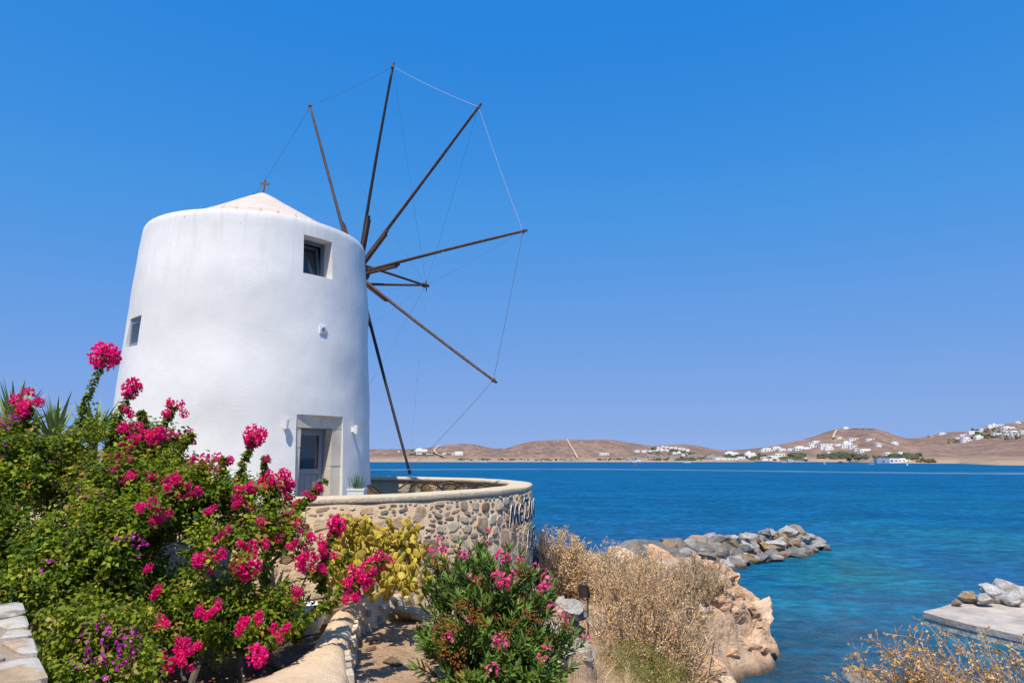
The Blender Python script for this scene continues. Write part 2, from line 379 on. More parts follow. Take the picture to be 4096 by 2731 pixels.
# long pale wake lying across the bay
def foammat():
    m, t, b = nodes('wake_foam'); g = t.nodes.new('ShaderNodeNewGeometry')
    mp = N(t, 'ShaderNodeMapping'); mp.inputs['Scale'].default_value = (.03, .22, 0); t.links.new(g.outputs['Position'], mp.inputs[0])
    a = ramp(t, noise(t, mp.outputs[0], 1.0, 6, .7), [(.40, 0.), (.68, .42)])
    at = N(t, 'ShaderNodeAttribute', attribute_name='col')
    b.inputs['Base Color'].default_value = (.62, .74, .8, 1); b.inputs['Roughness'].default_value = .8
    t.links.new(math_(t, 'MULTIPLY', a, at.outputs['Fac']), b.inputs['Alpha']); return m
M['foam'] = foammat()
def foam_strip(name, pts, wid, label):
    V = []; C = []; F = []; n = len(pts)
    for i, p in enumerate(pts):
        wd = wid[i] if hasattr(wid, '__len__') else wid
        for j, a in ((-1, 0), (-.35, .9), (.35, .9), (1, 0)): V.append((p[0], p[1] + j * wd, .03)); C.append((a,) * 3)
    for i in range(n - 1):
        for j in range(3): F.append((i * 4 + j, i * 4 + 4 + j, i * 4 + 5 + j, i * 4 + 1 + j))
    return stuff(tag(link(name, mk_mesh(name, V, F, C), M['foam']), label, 'wake'))
foam_strip('boat_wake', [np.array(G4(x, HY + (49 + 5 * math.sin(x * .002) + (x - 1400) * .0042), 0)[:2]) for x in range(1000, 4700, 90)], 26, 'long pale wake line lying right across the blue bay')

# ---- far shore: bare brown hills
RID = [(0, 1034), (500, 1030), (850, 1032), (900, 1031), (960, 1031), (1000, 1026), (1030, 1021), (1060, 1019), (1090, 1020), (1130, 1029), (1160, 1030), (1190, 1021), (1220, 1014), (1260, 1011),
       (1310, 1009), (1350, 1010), (1400, 1010), (1430, 1013), (1460, 1019), (1500, 1025), (1520, 1023), (1550, 1020), (1575, 1020), (1600, 1023), (1630, 1029), (1660, 1034), (1700, 1033), (1740, 1029),
       (1790, 1022), (1830, 1013), (1870, 1003), (1900, 992), (1920, 986), (1945, 983), (1980, 984), (2010, 984), (2040, 991), (2060, 999), (2085, 1006), (2110, 1006), (2140, 1001), (2180, 993),
       (2220, 990), (2260, 986), (2290, 980), (2320, 973), (2352, 968), (2420, 962), (2600, 975), (2900, 1000)]
SHO = [(0, 1061), (850, 1060.5), (1500, 1060.5), (1950, 1060.5), (2010, 1063), (2200, 1064), (2290, 1068), (2400, 1069), (2900, 1072)]
def prof(tab, x): return np.interp(x, [a for a, _ in tab], [b for _, b in tab])
def tan_az(xd): return (xd * KD - CX) / (F4 / CT)
def tan_el(yd): return (HY - yd * KD) / (F4 / CT) * (CT * CT) / 1.0 if False else (HY - yd * KD) / (F4 / CT)
def far_pt(xd, t):
    xd = np.asarray(xd, float); t = np.asarray(t, float)
    ysh = prof(SHO, xd); yr = prof(RID, xd)
    rs = CAMZ / -tan_el(ysh); rr = rs + 650 + 120 * np.sin(xd * .006)
    r = rs + (rr - rs) * t
    e = tan_el(ysh) + (tan_el(yr) - tan_el(ysh)) * (t ** .8 * .9 + .1 * t)
    z = CAMZ + r * e
    return r * tan_az(xd), r, z
def far_at(xd, yd):                     # ground point of the far shore shown at that frame position
    ts = np.linspace(0, 1, 240); x, y, z = far_pt(np.full(240, float(xd)), ts)
    yy = (HY - (z - CAMZ) / y * (F4 / CT)) / KD
    i = int(np.argmin(abs(yy - yd))); return np.array([x[i], y[i], z[i]])
nx, ntt = 640, 40
xs = np.linspace(0, 2900, nx); tt = np.concatenate([np.linspace(0, 1, ntt - 8), 1 + np.linspace(.06, .6, 8)])
V = np.zeros((nx, len(tt), 3))
for j, t_ in enumerate(tt):
    if t_ <= 1: x, y, z = far_pt(xs, np.full(nx, t_))
    else:
        x1, y1, z1 = far_pt(xs, np.ones(nx)); y = y1 + (t_ - 1) * 900; x = x1 * y / y1; z = z1 - (t_ - 1) * 120
    n = fbm(np.c_[x * .012, y * .012, 0 * x], 5, 3)
    z = z + n * 4.0 * min(1, t_ * 6) * (0.25 if t_ > .9 else 1) * (z > 0)
    z = z - (2.0 if t_ == 0 else 0)
    if 0 < t_ < .06: z = np.maximum(z, 1.2 + 2.5 * np.abs(fbm(np.c_[x * .02, y * .02, 0 * x], 3, 9)))
    V[:, j] = np.c_[x, y, z]
m_ = len(tt); ii = np.arange(nx - 1)[:, None] * m_ + np.arange(m_ - 1)[None]
Fq = np.stack([ii, ii + m_, ii + m_ + 1, ii + 1], -1).reshape(-1, 4)
def hillmat():
    m, t, b = nodes('dry_hillside'); g = t.nodes.new('ShaderNodeNewGeometry'); pm_ = N(t, 'ShaderNodeMapping'); pm_.inputs['Scale'].default_value = (1, .22, 1.6); t.links.new(g.outputs['Position'], pm_.inputs[0]); p = pm_.outputs[0]
    sep = t.nodes.new('ShaderNodeSeparateXYZ'); t.links.new(g.outputs['Position'], sep.inputs[0])
    c = mix(t, ramp(t, noise(t, p, .010, 6, .6), [(.35, 0.), (.65, 1.)]), (.245, .150, .112), (.35, .228, .165))
    c = mix(t, ramp(t, noise(t, p, .045, 6, .75), [(.42, 0.), (.60, .85)]), c, (.17, .110, .086))
    c = mix(t, ramp(t, noise(t, p, .11, 4, .7), [(.58, 0.), (.66, .7)]), c, (.50, .38, .28))
    c = mix(t, ramp(t, noise(t, p, .03, 6, .78), [(.55, 0.), (.63, .75)]), c, (.105, .10, .06))
    c = mix(t, ramp(t, noise(t, p, .16, 3, .6), [(.56, 0.), (.64, .7)]), c, (.115, .095, .07))
    lo = N(t, 'ShaderNodeMapRange'); lo.inputs[1].default_value = 9; lo.inputs[2].default_value = 2; t.links.new(sep.outputs[2], lo.inputs[0])
    c = mix(t, math_(t, 'MULTIPLY', lo.outputs[0], .7), c, (.47, .33, .22))
    t.links.new(c, b.inputs['Base Color']); b.inputs['Roughness'].default_value = .95; b.inputs['Specular IOR Level'].default_value = .1
    bump(t, b, noise(t, p, .06, 5, .7), .6, 6.0); return m
struct(link('far_hills', mk_mesh('far_hills', V.reshape(-1, 3), Fq), hillmat(), smooth=True))

def far_strip(name, pts, wid, mat):
    q = [far_at(*p) for p in pts]; V = []; F = []
    for p in q:
        for s_ in (-1, 1): V.append((p[0] + s_ * wid * .5, p[1], p[2] + 3.2))
    for i in range(len(q) - 1): F.append((2 * i, 2 * i + 1, 2 * i + 3, 2 * i + 2))
    return struct(link(name, mk_mesh(name, V, F), mat))
M['track'] = plain('pale_dirt', (.56, .42, .29), (.48, .35, .24), .05, .95)
M['wallwhite'] = plain('limewashed_wall', (.75, .72, .68), None, .1, .9)
far_strip('dirt_track', [(1303, 1011), (1306, 1018), (1311, 1027), (1317, 1036), (1322, 1046), (1327, 1056)], 3.2, M['track'])
far_strip('dirt_track', [(1927, 990), (1922, 997), (1919, 1004), (1917, 1009)], 4.5, M['track'])
far_strip('dirt_track', [(1010, 1026), (1001, 1031), (997, 1038), (1003, 1045), (1020, 1051), (1060, 1054)], 4, M['track'])
far_strip('beach_strip', [(x, 1059.3) for x in range(1640, 1960, 8)], 60, M['track'])

# ---- near land
COAST = np.array([(16, -8), (10, 2), (6.5, 6.5), (4.4, 9), (3.9, 11.5), (4.2, 14.5), (4.7, 18), (5.7, 21.3), (7.3, 23.7), (9.2, 26.0), (9.8, 30), (10.6, 34), (10.2, 38), (8.2, 42), (4.5, 42.5), (2.2, 38), (.6, 31),
                  (-1, 24), (-4, 21.6), (-9, 21.3), (-13, 18.5), (-18, 12), (-34, 8), (-34, -8)], float)
CTRL = np.array([(-8, -6, 5.4), (0, -6, 5.4), (6, -6, 5.3), (0, 0, 5.4), (-3, 1, 5.4), (4, 1, 5.2), (0, 3, 5.25), (-6, 3, 5.2), (-3.5, 4.5, 5.0), (4, 4.6, 5.0), (2.5, 4.4, 5.1),
                 (-2, 6, 4.8), (-1.3, 8, 4.8), (-1.0, 9.2, 4.85), (-.3, 7, 4.62), (.3, 9.5, 4.62), (-.2, 10.5, 4.72), (.8, 11.5, 4.35), (.9, 13.5, 4.25), (-4, 7, 4.7), (-7, 7, 4.7), (-10, 8, 4.7), (-14, 10, 4.5), (-20, 4, 5),
                 (-5, 14, 4.6), (-2, 14, 4.6), (-2, 17, 4.3), (-6, 20, 3.5), (1.3, 11.6, 4.25), (1.2, 9.5, 4.3), (1.3, 7.5, 4.4), (2.5, 10, 3.9), (2.6, 7, 4.0), (3.3, 13, 3.3), (2, 16, 3.5), (1, 19, 3.5), (3, 20, 3.1), (4.4, 17, 2.8),
                 (5, 22, 2.75), (3, 26, 3.0), (6.4, 25, 2.6), (7.6, 27.5, 2.75), (5, 30, 2.6), (8.4, 31, 2.5), (3.5, 33, 2.5), (6.5, 37, 1.8), (9, 36.5, 1.6), (6, 41, 1.2), (-14, -6, 5.4), (-30, 0, 5)], float)
def tps(c):
    d = np.linalg.norm(c[:, None, :2] - c[None, :, :2], axis=2); K = np.where(d > 0, d ** 2 * np.log(d + 1e-9), 0); n = len(c)
    A = np.zeros((n + 3, n + 3)); A[:n, :n] = K + np.eye(n) * .3; A[:n, n] = 1; A[:n, n + 1:] = c[:, :2]; A[n, :n] = 1; A[n + 1:, :n] = c[:, :2].T
    s = np.linalg.solve(A, np.r_[c[:, 2], 0, 0, 0])
    def f(p):
        d = np.linalg.norm(p[:, None] - c[None, :, :2], axis=2); return np.where(d > 0, d ** 2 * np.log(d + 1e-9), 0) @ s[:n] + s[n] + p @ s[n + 1:]
    return f
TPS = tps(CTRL)
def coast_dist(p):
    n = len(COAST); best = np.full(len(p), 1e9); inside = np.zeros(len(p), bool)
    for i in range(n):
        a, b = COAST[i], COAST[(i + 1) % n]; ab = b - a
        t = np.clip(((p - a) @ ab) / (ab @ ab), 0, 1); best = np.minimum(best, np.linalg.norm(p - a - t[:, None] * ab, axis=1))
        c = (a[1] > p[:, 1]) != (b[1] > p[:, 1])
        with np.errstate(divide='ignore', invalid='ignore'): xi = (b[0] - a[0]) * (p[:, 1] - a[1]) / (b[1] - a[1]) + a[0]
        inside ^= c & (p[:, 0] < xi)
    return np.where(inside, best, -best)
def ground_z(p):
    p = np.atleast_2d(p).astype(float)
    n0 = fbm(np.c_[p * .5, p[:, :1] * 0], 4, 21); n1 = fbm(np.c_[p * 1.7, p[:, :1] * 0], 4, 33)
    d = coast_dist(p) + n0 * .9 + n1 * .35
    z = TPS(p); far = np.clip((p[:, 1] - 15) / 8, 0, 1)
    z = z + n0 * .30 * far + n1 * .05
    ledge = np.floor(d * 1.25) / 1.25
    prof_ = np.where(d < 0, d * 1.6, 1.0 * d + .75 * np.clip(ledge, 0, 9) + .15)
    cl = np.clip(prof_ + n1 * .35, -4, 9)
    k = 4.0; hmin = np.clip(.5 + .5 * (z - cl) * k * .5, 0, 1)
    return np.where(hmin > 0, cl * hmin + z * (1 - hmin), z) 
gx = np.arange(-24, 16.01, .2); gy = np.arange(-7, 47, .2)
X, Y = np.meshgrid(gx, gy, indexing='ij'); P = np.c_[X.ravel(), Y.ravel()]
Z = np.concatenate([ground_z(P[i:i + 20000]) for i in range(0, len(P), 20000)])
ii = np.arange(len(gx) - 1)[:, None] * len(gy) + np.arange(len(gy) - 1)[None]
Fq = np.stack([ii, ii + len(gy), ii + len(gy) + 1, ii + 1], -1).reshape(-1, 4)
Zq = Z[Fq].max(1); Fq = Fq[Zq > -2.5]
def groundmat():
    m, t, b = nodes('dry_earth_and_rock'); g = t.nodes.new('ShaderNodeNewGeometry'); p = g.outputs['Position']
    sep = t.nodes.new('ShaderNodeSeparateXYZ'); t.links.new(p, sep.inputs[0])
    rock = mix(t, ramp(t, noise(t, p, .8, 6, .65), [(.3, 0.), (.7, 1.)]), (.72, .50, .33), (.60, .40, .26))
    rock = mix(t, ramp(t, noise(t, p, 3.1, 5, .7), [(.55, 0.), (.7, .6)]), rock, (.78, .64, .48))
    rock = mix(t, ramp(t, noise(t, p, 1.6, 6, .75), [(.56, 0.), (.62, .8)]), rock, (.24, .16, .11))
    earth = mix(t, ramp(t, noise(t, p, 2.2, 6, .65), [(.35, 0.), (.65, 1.)]), (.66, .45, .28), (.54, .36, .22))
    f = N(t, 'ShaderNodeMapRange'); f.inputs[1].default_value = 3.6; f.inputs[2].default_value = 4.2; t.links.new(sep.outputs[2], f.inputs[0])
    c = mix(t, f.outputs[0], rock, earth)
    wet = N(t, 'ShaderNodeMapRange'); wet.inputs[1].default_value = .35; wet.inputs[2].default_value = .05; t.links.new(sep.outputs[2], wet.inputs[0])
    c = mix(t, math_(t, 'MULTIPLY', wet.outputs[0], .85), c, (.06, .045, .03))
    t.links.new(c, b.inputs['Base Color']); b.inputs['Roughness'].default_value = .95; b.inputs['Specular IOR Level'].default_value = .15
    h = math_(t, 'ADD', math_(t, 'MULTIPLY', noise(t, p, 2.2, 8, .7), 3.0), noise(t, p, 14, 5, .7))
    bump(t, b, h, .9, .09); return m
M['ground'] = groundmat()
struct(link('ground', mk_mesh('ground', np.c_[P, Z], Fq), M['ground'], smooth=False))
def gz(x, y): return float(ground_z(np.array([[x, y]]))[0])

# ================================================================== masonry helpers
def voronoi(pts, rect, joint, k=20):
    out = []; pts = np.asarray(pts)
    for i, p in enumerate(pts):
        poly = [(rect[0], rect[1]), (rect[2], rect[1]), (rect[2], rect[3]), (rect[0], rect[3])]
        d = np.linalg.norm(pts - p, axis=1); idx = np.argsort(d)[1:k]
        jn = joint * rng.uniform(.6, 1.7)
        for j in idx:
            q = pts[j]; nrm = (q - p) / d[j]; off = p @ nrm + d[j] / 2 - jn / 2
            new = []
            for a in range(len(poly)):
                A, B = np.array(poly[a]), np.array(poly[(a + 1) % len(poly)]); da, db = A @ nrm - off, B @ nrm - off
                if da <= 0: new.append(tuple(A))
                if (da < 0) != (db < 0) and abs(da - db) > 1e-9: new.append(tuple(A + (B - A) * da / (da - db)))
            poly = new
            if len(poly) < 3: break
        out.append(np.array(poly) if len(poly) >= 3 else None)
    return out
def stone_mesh(poly, prot, depth=.05, rough=.2, name='stone'):
    """irregular block in local u,v,w (w outward); returns mesh, centre"""
    c = poly.mean(0); q = poly - c
    q = np.concatenate([[q[i] * .87 + q[(i + 1) % len(q)] * .13, q[i] * .13 + q[(i + 1) % len(q)] * .87] for i in range(len(q))])
    q = q[:14]; n = len(q); q = q * rng.uniform(.88, 1.05, (n, 1)); V = []; F = []
    tilt = rng.normal(0, .035, 2)
    for sc, wv in ((1.0, -depth), (1.0, prot * .55), (.80, prot)):
        for a in q:
            jit = rng.normal(0, rough * prot * .5) if wv > 0 else 0
            V.append((a[0] * sc, a[1] * sc, wv + jit + (tilt @ a if wv > 0 else 0)))
    V.append((0, 0, prot * rng.uniform(.9, 1.35)))
    for r_ in (0, 1):
        for k in range(n): F.append((r_ * n + k, r_ * n + (k + 1) % n, r_ * n + n + (k + 1) % n, r_ * n + n + k))
    for k in range(n): F.append((2 * n + k, 2 * n + (k + 1) % n, 3 * n))
    return mk_mesh(name, V, F), c
STONE_COLS = [(.74, .64, .50), (.70, .54, .38), (.66, .45, .30), (.42, .29, .19), (.40, .36, .30), (.32, .29, .25), (.80, .74, .64), (.60, .46, .33), (.52, .45, .36), (.68, .50, .34), (.72, .59, .43), (.36, .32, .27)]
def frame(o_, u, v, w_):
    u, v, w_ = [np.asarray(a, float) / np.linalg.norm(a) for a in (u, v, w_)]
    return Matrix(((u[0], v[0], w_[0], o_[0]), (u[1], v[1], w_[1], o_[1]), (u[2], v[2], w_[2], o_[2]), (0, 0, 0, 1)))
def poisson(rect, n, aniso, seed, tries=30, rlo=.6, rhi=1.6):
    """scatter with uneven spacing, flattened vertically"""
    r = np.random.default_rng(seed); area = (rect[2] - rect[0]) * (rect[3] - rect[1]) * aniso; base = math.sqrt(area / n) * .78
    pts = []; rad = []
    for k in range(n * tries):
        p = np.array([r.uniform(rect[0], rect[2]), r.uniform(rect[1], rect[3])]); rr = base * r.choice([rlo, .8, 1.0, 1.25, rhi], p=[.34, .24, .18, .13, .11])
        if pts:
            d = (np.array(pts) - p) * [1, aniso]; 
            if (np.hypot(d[:, 0], d[:, 1]) < (np.array(rad) + rr) * .5).any(): continue
        pts.append(p); rad.append(rr)
        if len(pts) >= n: break
    return np.array(pts)

# ================================================================== terrace wall with coping and stones
FLOOR = 5.56; COP_T, COP_B = 6.475, 6.375
TW = cat_rom([(-9.6, 13.5), (-8.8, 10.9), (-7, 9.2), (-5, 8.75), (-3.4, 8.85), (-2.1, 9.35), (-1.3, 10.05), (-.6, 10.95), (-.02, 12.0), (.33, 13.2), (.38, 14.6), (.1, 16.0), (-.7, 17.5), (-2.2, 18.8), (-4.3, 19.6), (-7, 19.3), (-9, 17.6), (-9.8, 15.5)], 10, True)
def closed_normals(C):
    t = np.roll(C, -1, 0) - np.roll(C, 1, 0); t /= np.linalg.norm(t, axis=1)[:, None]; return t, np.c_[t[:, 1], -t[:, 0]]
TT, TNrm = closed_normals(TW)      # curve runs counter-clockwise from the left, outward is to the right of travel
def sweep_closed(C, Nn, profile, mat, name, parent):
    V = []; F = []; n = len(C); m = len(profile)
    for i in range(n):
        for o_, z in profile: V.append((C[i, 0] + Nn[i, 0] * o_, C[i, 1] + Nn[i, 1] * o_, z))
    for i in range(n):
        j = (i + 1) % n
        for k in range(m): F.append((i * m + k, j * m + k, j * m + (k + 1) % m, i * m + (k + 1) % m))
    return link(name, mk_mesh(name, V, F), mat, parent, True)
tw = thing('terrace_wall', (-2.1, 9.35, 4.7), 'curved rubble stone terrace wall with smooth cream coping around the windmill', 'stone wall')
sweep_closed(TW, TNrm, [(0, 3.4), (0, COP_B + .01), (-.40, COP_B + .01), (-.40, FLOOR - .2)], M['mortar'], 'mortar_core', tw)
cop_prof = [(.006, COP_B + .012), (.012, COP_B + .035), (.012, COP_T - .03), (.005, COP_T - .006), (-.03, COP_T), (-.42, COP_T + .004), (-.455, COP_T - .012), (-.465, COP_T - .05), (-.45, COP_B + .012)]
Vc = []; Fc = []; n = len(TW); m = len(cop_prof)
for i in range(n):
    wob = vnoise(np.array([[i * .33, 0, 0], [i * .33, 5, 0]]), 4)
    for o_, z in cop_prof: Vc.append((TW[i, 0] + TNrm[i, 0] * (o_ + wob[0] * .006), TW[i, 1] + TNrm[i, 1] * (o_ + wob[0] * .006), z + wob[1] * .004))
for i in range(n):
    j = (i + 1) % n
    for k in range(m): Fc.append((i * m + k, j * m + k, j * m + (k + 1) % m, i * m + (k + 1) % m))
link('coping', mk_mesh('coping', Vc, Fc), M['coping'], tw, True)
# stones on the visible stretch
seg = np.linalg.norm(np.roll(TW, -1, 0) - TW, axis=1); S_ = np.r_[0, np.cumsum(seg)]
def on_wall(s):
    i = int(np.searchsorted(S_, s) - 1) % len(TW); f = (s - S_[i]) / seg[i]; j = (i + 1) % len(TW)
    p = TW[i] * (1 - f) + TW[j] * f; t = TT[i] * (1 - f) + TT[j] * f; t /= np.linalg.norm(t); return p, t, np.array([t[1], -t[0]])
i0 = int(np.argmin(np.linalg.norm(TW - (-3.5, 8.85), axis=1))); i1 = int(np.argmin(np.linalg.norm(TW - (.38, 14.6), axis=1)))
s0, s1 = S_[i0], S_[i1]
rw_ = np.random.default_rng(15); placed = []; z_lo, z_hi = 4.82, COP_B - .012
def try_place(wd, hg, gap):
    for _ in range(70):
        u = rw_.uniform(s0 + wd / 2, s1 - wd / 2); v = rw_.uniform(z_lo + hg / 2, z_hi - hg / 2); ok = True
        for (u2, v2, w2, h2) in placed:
            du, dv_ = abs(u - u2), abs(v - v2); A2, B2 = (wd + w2) / 2 + gap, (hg + h2) / 2 + gap
            if du < A2 and dv_ < B2 and (du / A2) ** 3.2 + (dv_ / B2) ** 3.2 < 1: ok = False; break
        if ok: placed.append((u, v, wd, hg)); return u, v
    return None
smalls = MB(); n_st = 0
def rough_poly(wd, hg, k):
    g = (np.arange(k) + rw_.uniform(-.28, .28, k)) / k * 2 * math.pi; e = rw_.uniform(.45, .75); rr = rw_.uniform(.82, 1.10, k)
    return np.c_[np.sign(np.cos(g)) * np.abs(np.cos(g)) ** e * wd / 2 * rr, np.sign(np.sin(g)) * np.abs(np.sin(g)) ** e * hg / 2 * rr]
BIGC = [(.74, .64, .50), (.72, .60, .46), (.70, .52, .38), (.66, .47, .34), (.72, .55, .40), (.38, .27, .19), (.46, .33, .24), (.74, .60, .44), (.60, .47, .35), (.74, .66, .54), (.52, .44, .34)]
SLATE = [(.34, .31, .25), (.28, .26, .22), (.40, .36, .29), (.44, .38, .30), (.30, .28, .25), (.50, .41, .31)]
for (num, wl, wh, al, ah, gap, cols, prot) in ((26, .26, .42, .55, .95, .012, BIGC, (.006, .018)), (110, .15, .28, .42, .85, .009, BIGC, (.004, .016)), (260, .10, .24, .20, .38, .007, SLATE + SLATE + BIGC, (.003, .012)), (260, .07, .14, .40, .85, .006, BIGC + SLATE, (.003, .010)), (600, .035, .09, .28, .75, .005, SLATE + BIGC, (.002, .007))):
    for _ in range(num):
        wd = rw_.uniform(wl, wh); hg = wd * rw_.uniform(al, ah); q = try_place(wd, hg, gap)
        if q is None: continue
        n_st += 1; poly = rough_poly(wd, hg, 8 if wd > .12 else 6) @ np.array([[1, rw_.normal(0, .12)], [0, 1]]); me, c = stone_mesh(poly, rng.uniform(*prot), .03); p, t, nn = on_wall(q[0]); fm = frame((p[0], p[1], q[1]), (t[0], t[1], 0), (0, 0, 1), (nn[0], nn[1], 0))
        if n_st > 298: smalls.add([fm @ v.co for v in me.vertices], [tuple(f.vertices) for f in me.polygons]); continue
        o = child('stone', me, M['stone'], tw, None, matrix=fm); cc = np.array(cols[rw_.integers(len(cols))]) * rw_.uniform(.9, 1.15) * [1.10, .97, .80]; o.color = (*np.clip(cc, 0, .85), 1)
ss_ = smalls.obj('small_stones', M['stone'], tw); ss_['kind'] = 'stuff'; ss_.color = (.52, .40, .28, 1)
# terrace floor
Vf = [(a[0] - nn[0] * .2, a[1] - nn[1] * .2, FLOOR) for a, nn in zip(TW, TNrm)]
struct(link('terrace_floor', mk_mesh('terrace_floor', Vf, [tuple(range(len(Vf)))]), M['floor']))

# ------------------------------------------------------------------ lettering on the wall
GL = {
 'M': (.36, .40, [[(0, -.02), (.05, .30), (.085, .40), (.155, .02)], [(.06, .22), (.04, .1), (0, -.02)], [(.155, .02), (.235, .36), (.265, .40), (.335, .0)], [(.25, .2), (.30, .0)]]),
 'e': (.24, .38, [[(.19, .30), (.165, .37), (.10, .38), (.04, .30), (.02, .19), (.04, .07), (.10, 0), (.165, .02), (.195, .09)], [(.03, .19), (.16, .20)]]),
 'Z': (.26, .50, [[(.01, .46), (.06, .50), (.13, .46), (.21, .48), (.02, .06), (.10, .04), (.17, .0), (.22, .05)]]),
 'A': (.27, .40, [[(0, 0), (.10, .34), (.125, .40), (.15, .34), (.24, 0)], [(.12, .22), (.07, .09), (.13, .03)]]),
 'N': (.26, .40, [[(.02, 0), (.04, .38), (.20, .03), (.22, .40)]]),
 'I': (.12, .42, [[(.06, 0), (.07, .42)]]),
 'C': (.25, .38, [[(.20, .31), (.16, .37), (.10, .38), (.04, .30), (.02, .19), (.04, .07), (.10, 0), (.17, .01), (.21, .08)]]),
 'F': (.22, .38, [[(.03, 0), (.03, .38), (.19, .37)], [(.03, .2), (.14, .21)]]),
 'E': (.22, .38, [[(.19, .38), (.03, .38), (.03, 0), (.19, .0)], [(.03, .2), (.14, .2)]]),
}
M['letter_white'] = plain('letter_board_white', (.80, .80, .79), None, 3, .5)
M['letter_dark'] = plain('letter_face_grey', (.055, .055, .065), None, 3, .95, spec=.05)
def stroke(mb, pts, r, w0, w1):
    for (a, b) in zip(pts[:-1], pts[1:]):
        a, b = np.array(a), np.array(b); d = b - a; d /= np.linalg.norm(d); nrm = np.array([-d[1], d[0]]); ring = []
        for k in range(7): g = -math.pi / 2 + math.pi * k / 6; ring.append(b + r * (d * math.cos(g) + nrm * math.sin(g)))
        for k in range(7): g = math.pi / 2 + math.pi * k / 6; ring.append(a + r * (d * math.cos(g) + nrm * math.sin(g)))
        n = len(ring); e = rng.uniform(0, .0012)
        V = [(q[0], q[1], w0) for q in ring] + [(q[0], q[1], w1 + e) for q in ring]
        mb.add(V, [tuple(range(n, 2 * n))] + [(k, (k + 1) % n, n + (k + 1) % n, n + k) for k in range(n)])
def sign(name, text, s_start, z0, label, sc=1.0, gap=.03, sv=.78):
    p0, _, _ = on_wall(s_start); root = thing(name, (p0[0], p0[1], z0), label, 'sign'); s = s_start
    for ch in text:
        wd, hh, strokes = GL[ch]; p, t, nn = on_wall(s + wd * sc / 2)
        mat_ = frame((p[0] + nn[0] * .06, p[1] + nn[1] * .06, z0), (t[0], t[1], 0), (0, 0, 1), (nn[0], nn[1], 0))
        st = [[((x - wd / 2) * sc, y * sv) for x, y in q] for q in strokes]
        b = MB(); [stroke(b, q, .036, 0, .008) for q in st]
        o = child('letter', b.mesh('letter'), M['letter_white'], root, None, matrix=mat_); o['label'] = 'white letter board with dark grey face'
        d = MB(); [stroke(d, q, .024, .008, .011) for q in st]
        f = link('letter_face', d.mesh('letter_face'), M['letter_dark']); f.parent = o
        s += wd * sc + gap
    return root
def s_at_px(x4, lo=(-2.1, 9.35), hi=(.38, 14.6)):
    best = None
    for s in np.linspace(S_[int(np.argmin(np.linalg.norm(TW - lo, axis=1)))], s1, 600):
        p, _, _ = on_wall(s); px = CX + F4 / CT * p[0] / p[1]
        if best is None or abs(px - x4) < best[0]: best = (abs(px - x4), s)
    return best[1]
sign('cafe_sign', 'MeZANI', s_at_px(2026), 5.87, 'name lettering of dark grey letters on white boards, upper line on the curved wall', 1.12, .0)
sign('cafe_sign', 'CAFE', s_at_px(2096), 5.35, 'lettering reading CAFE on white boards, lower line near the wall edge', .95, .0, .86)

# ================================================================== WINDMILL
MC = np.array([-5.66, 14.75]); MILLBASE = (MC[0], MC[1], FLOOR)
RZ = [(4.4, 2.67), (5.56, 2.63), (7, 2.575), (9.2, 2.48), (10.3, 2.42), (11.3, 2.345), (11.55, 2.325), (11.64, 2.312), (11.685, 2.29), (11.70, 2.25), (11.695, 2.19), (11.66, 2.12)]
def mill_r(z): return np.interp(z, [a for a, _ in RZ[:8]], [b for _, b in RZ[:8]])
def hit_mill(x4, y4):
    r = ray4(x4, y4); r = r / r[1]
    for d in np.arange(10.5, 17, .004):
        p = r * d; z = p[2] + CAMZ
        if np.hypot(p[0] - MC[0], p[1] - MC[1]) < mill_r(z): return math.atan2(p[1] - MC[1], p[0] - MC[0]), z
    return None
wm = thing('windmill', MILLBASE, 'whitewashed round windmill with conical roof and bare wooden sail spars', 'windmill')
def opening(tl, tr, br, bl):
    c = [hit_mill(*q) for q in (tl, tr, br, bl)]
    return dict(a0=(c[0][0] + c[3][0]) / 2, a1=(c[1][0] + c[2][0]) / 2, z1=(c[0][1] + c[1][1]) / 2, z0=(c[3][1] + c[2][1]) / 2)
OW = opening((1213.8, 936), (1328, 969.5), (1333, 1119), (1215, 1090))
OD = opening((1186.7, 1655.7), (1372.4, 1667), (1371.7, 1976), (1178, 1980)); OD['z0'] = FLOOR
OL = opening((516, 1275), (563, 1262), (552, 1381), (500, 1392))
OW['dep'], OD['dep'], OL['dep'] = .34, .16, .09
ang = [a for a in np.linspace(-math.pi, math.pi, 181)[:-1]]; zz = list(np.linspace(4.4, 11.55, 62))
for o_ in (OW, OD, OL):
    for k in ('a0', 'a1'): ang = [a for a in ang if abs(a - o_[k]) > .014] + [o_[k]]
    for k in ('z0', 'z1'): zz = [z for z in zz if abs(z - o_[k]) > .05] + [o_[k]]
ang = np.array(sorted(ang)); zz = np.array(sorted(zz) + [z for z, _ in RZ[7:]]); na = len(ang)
rr_ = np.r_[mill_r(zz[:-5]), [r for _, r in RZ[7:]]]
A_, Zg = np.meshgrid(ang, zz, indexing='ij'); Rg = np.broadcast_to(rr_, A_.shape).copy()
pp = np.c_[(Rg * np.cos(A_)).ravel(), (Rg * np.sin(A_)).ravel(), Zg.ravel()]
und = fbm(pp * [.75, .75, .95], 3, 77).reshape(A_.shape) * .034 + fbm(pp * 2.6, 2, 5).reshape(A_.shape) * .003
und += .020 * np.sin(Zg * 3.1 + 1.0) * (.5 + .5 * np.sin(A_ * 3))
Rg = Rg + und * np.clip((11.9 - Zg) / .6, .25, 1)
VX = MC[0] + Rg * np.cos(A_); VY = MC[1] + Rg * np.sin(A_)
V = np.stack([VX, VY, Zg], -1).reshape(-1, 3); m = len(zz); F = []
def inside(o_, a, z): return o_['a0'] < a < o_['a1'] and o_['z0'] < z < o_['z1']
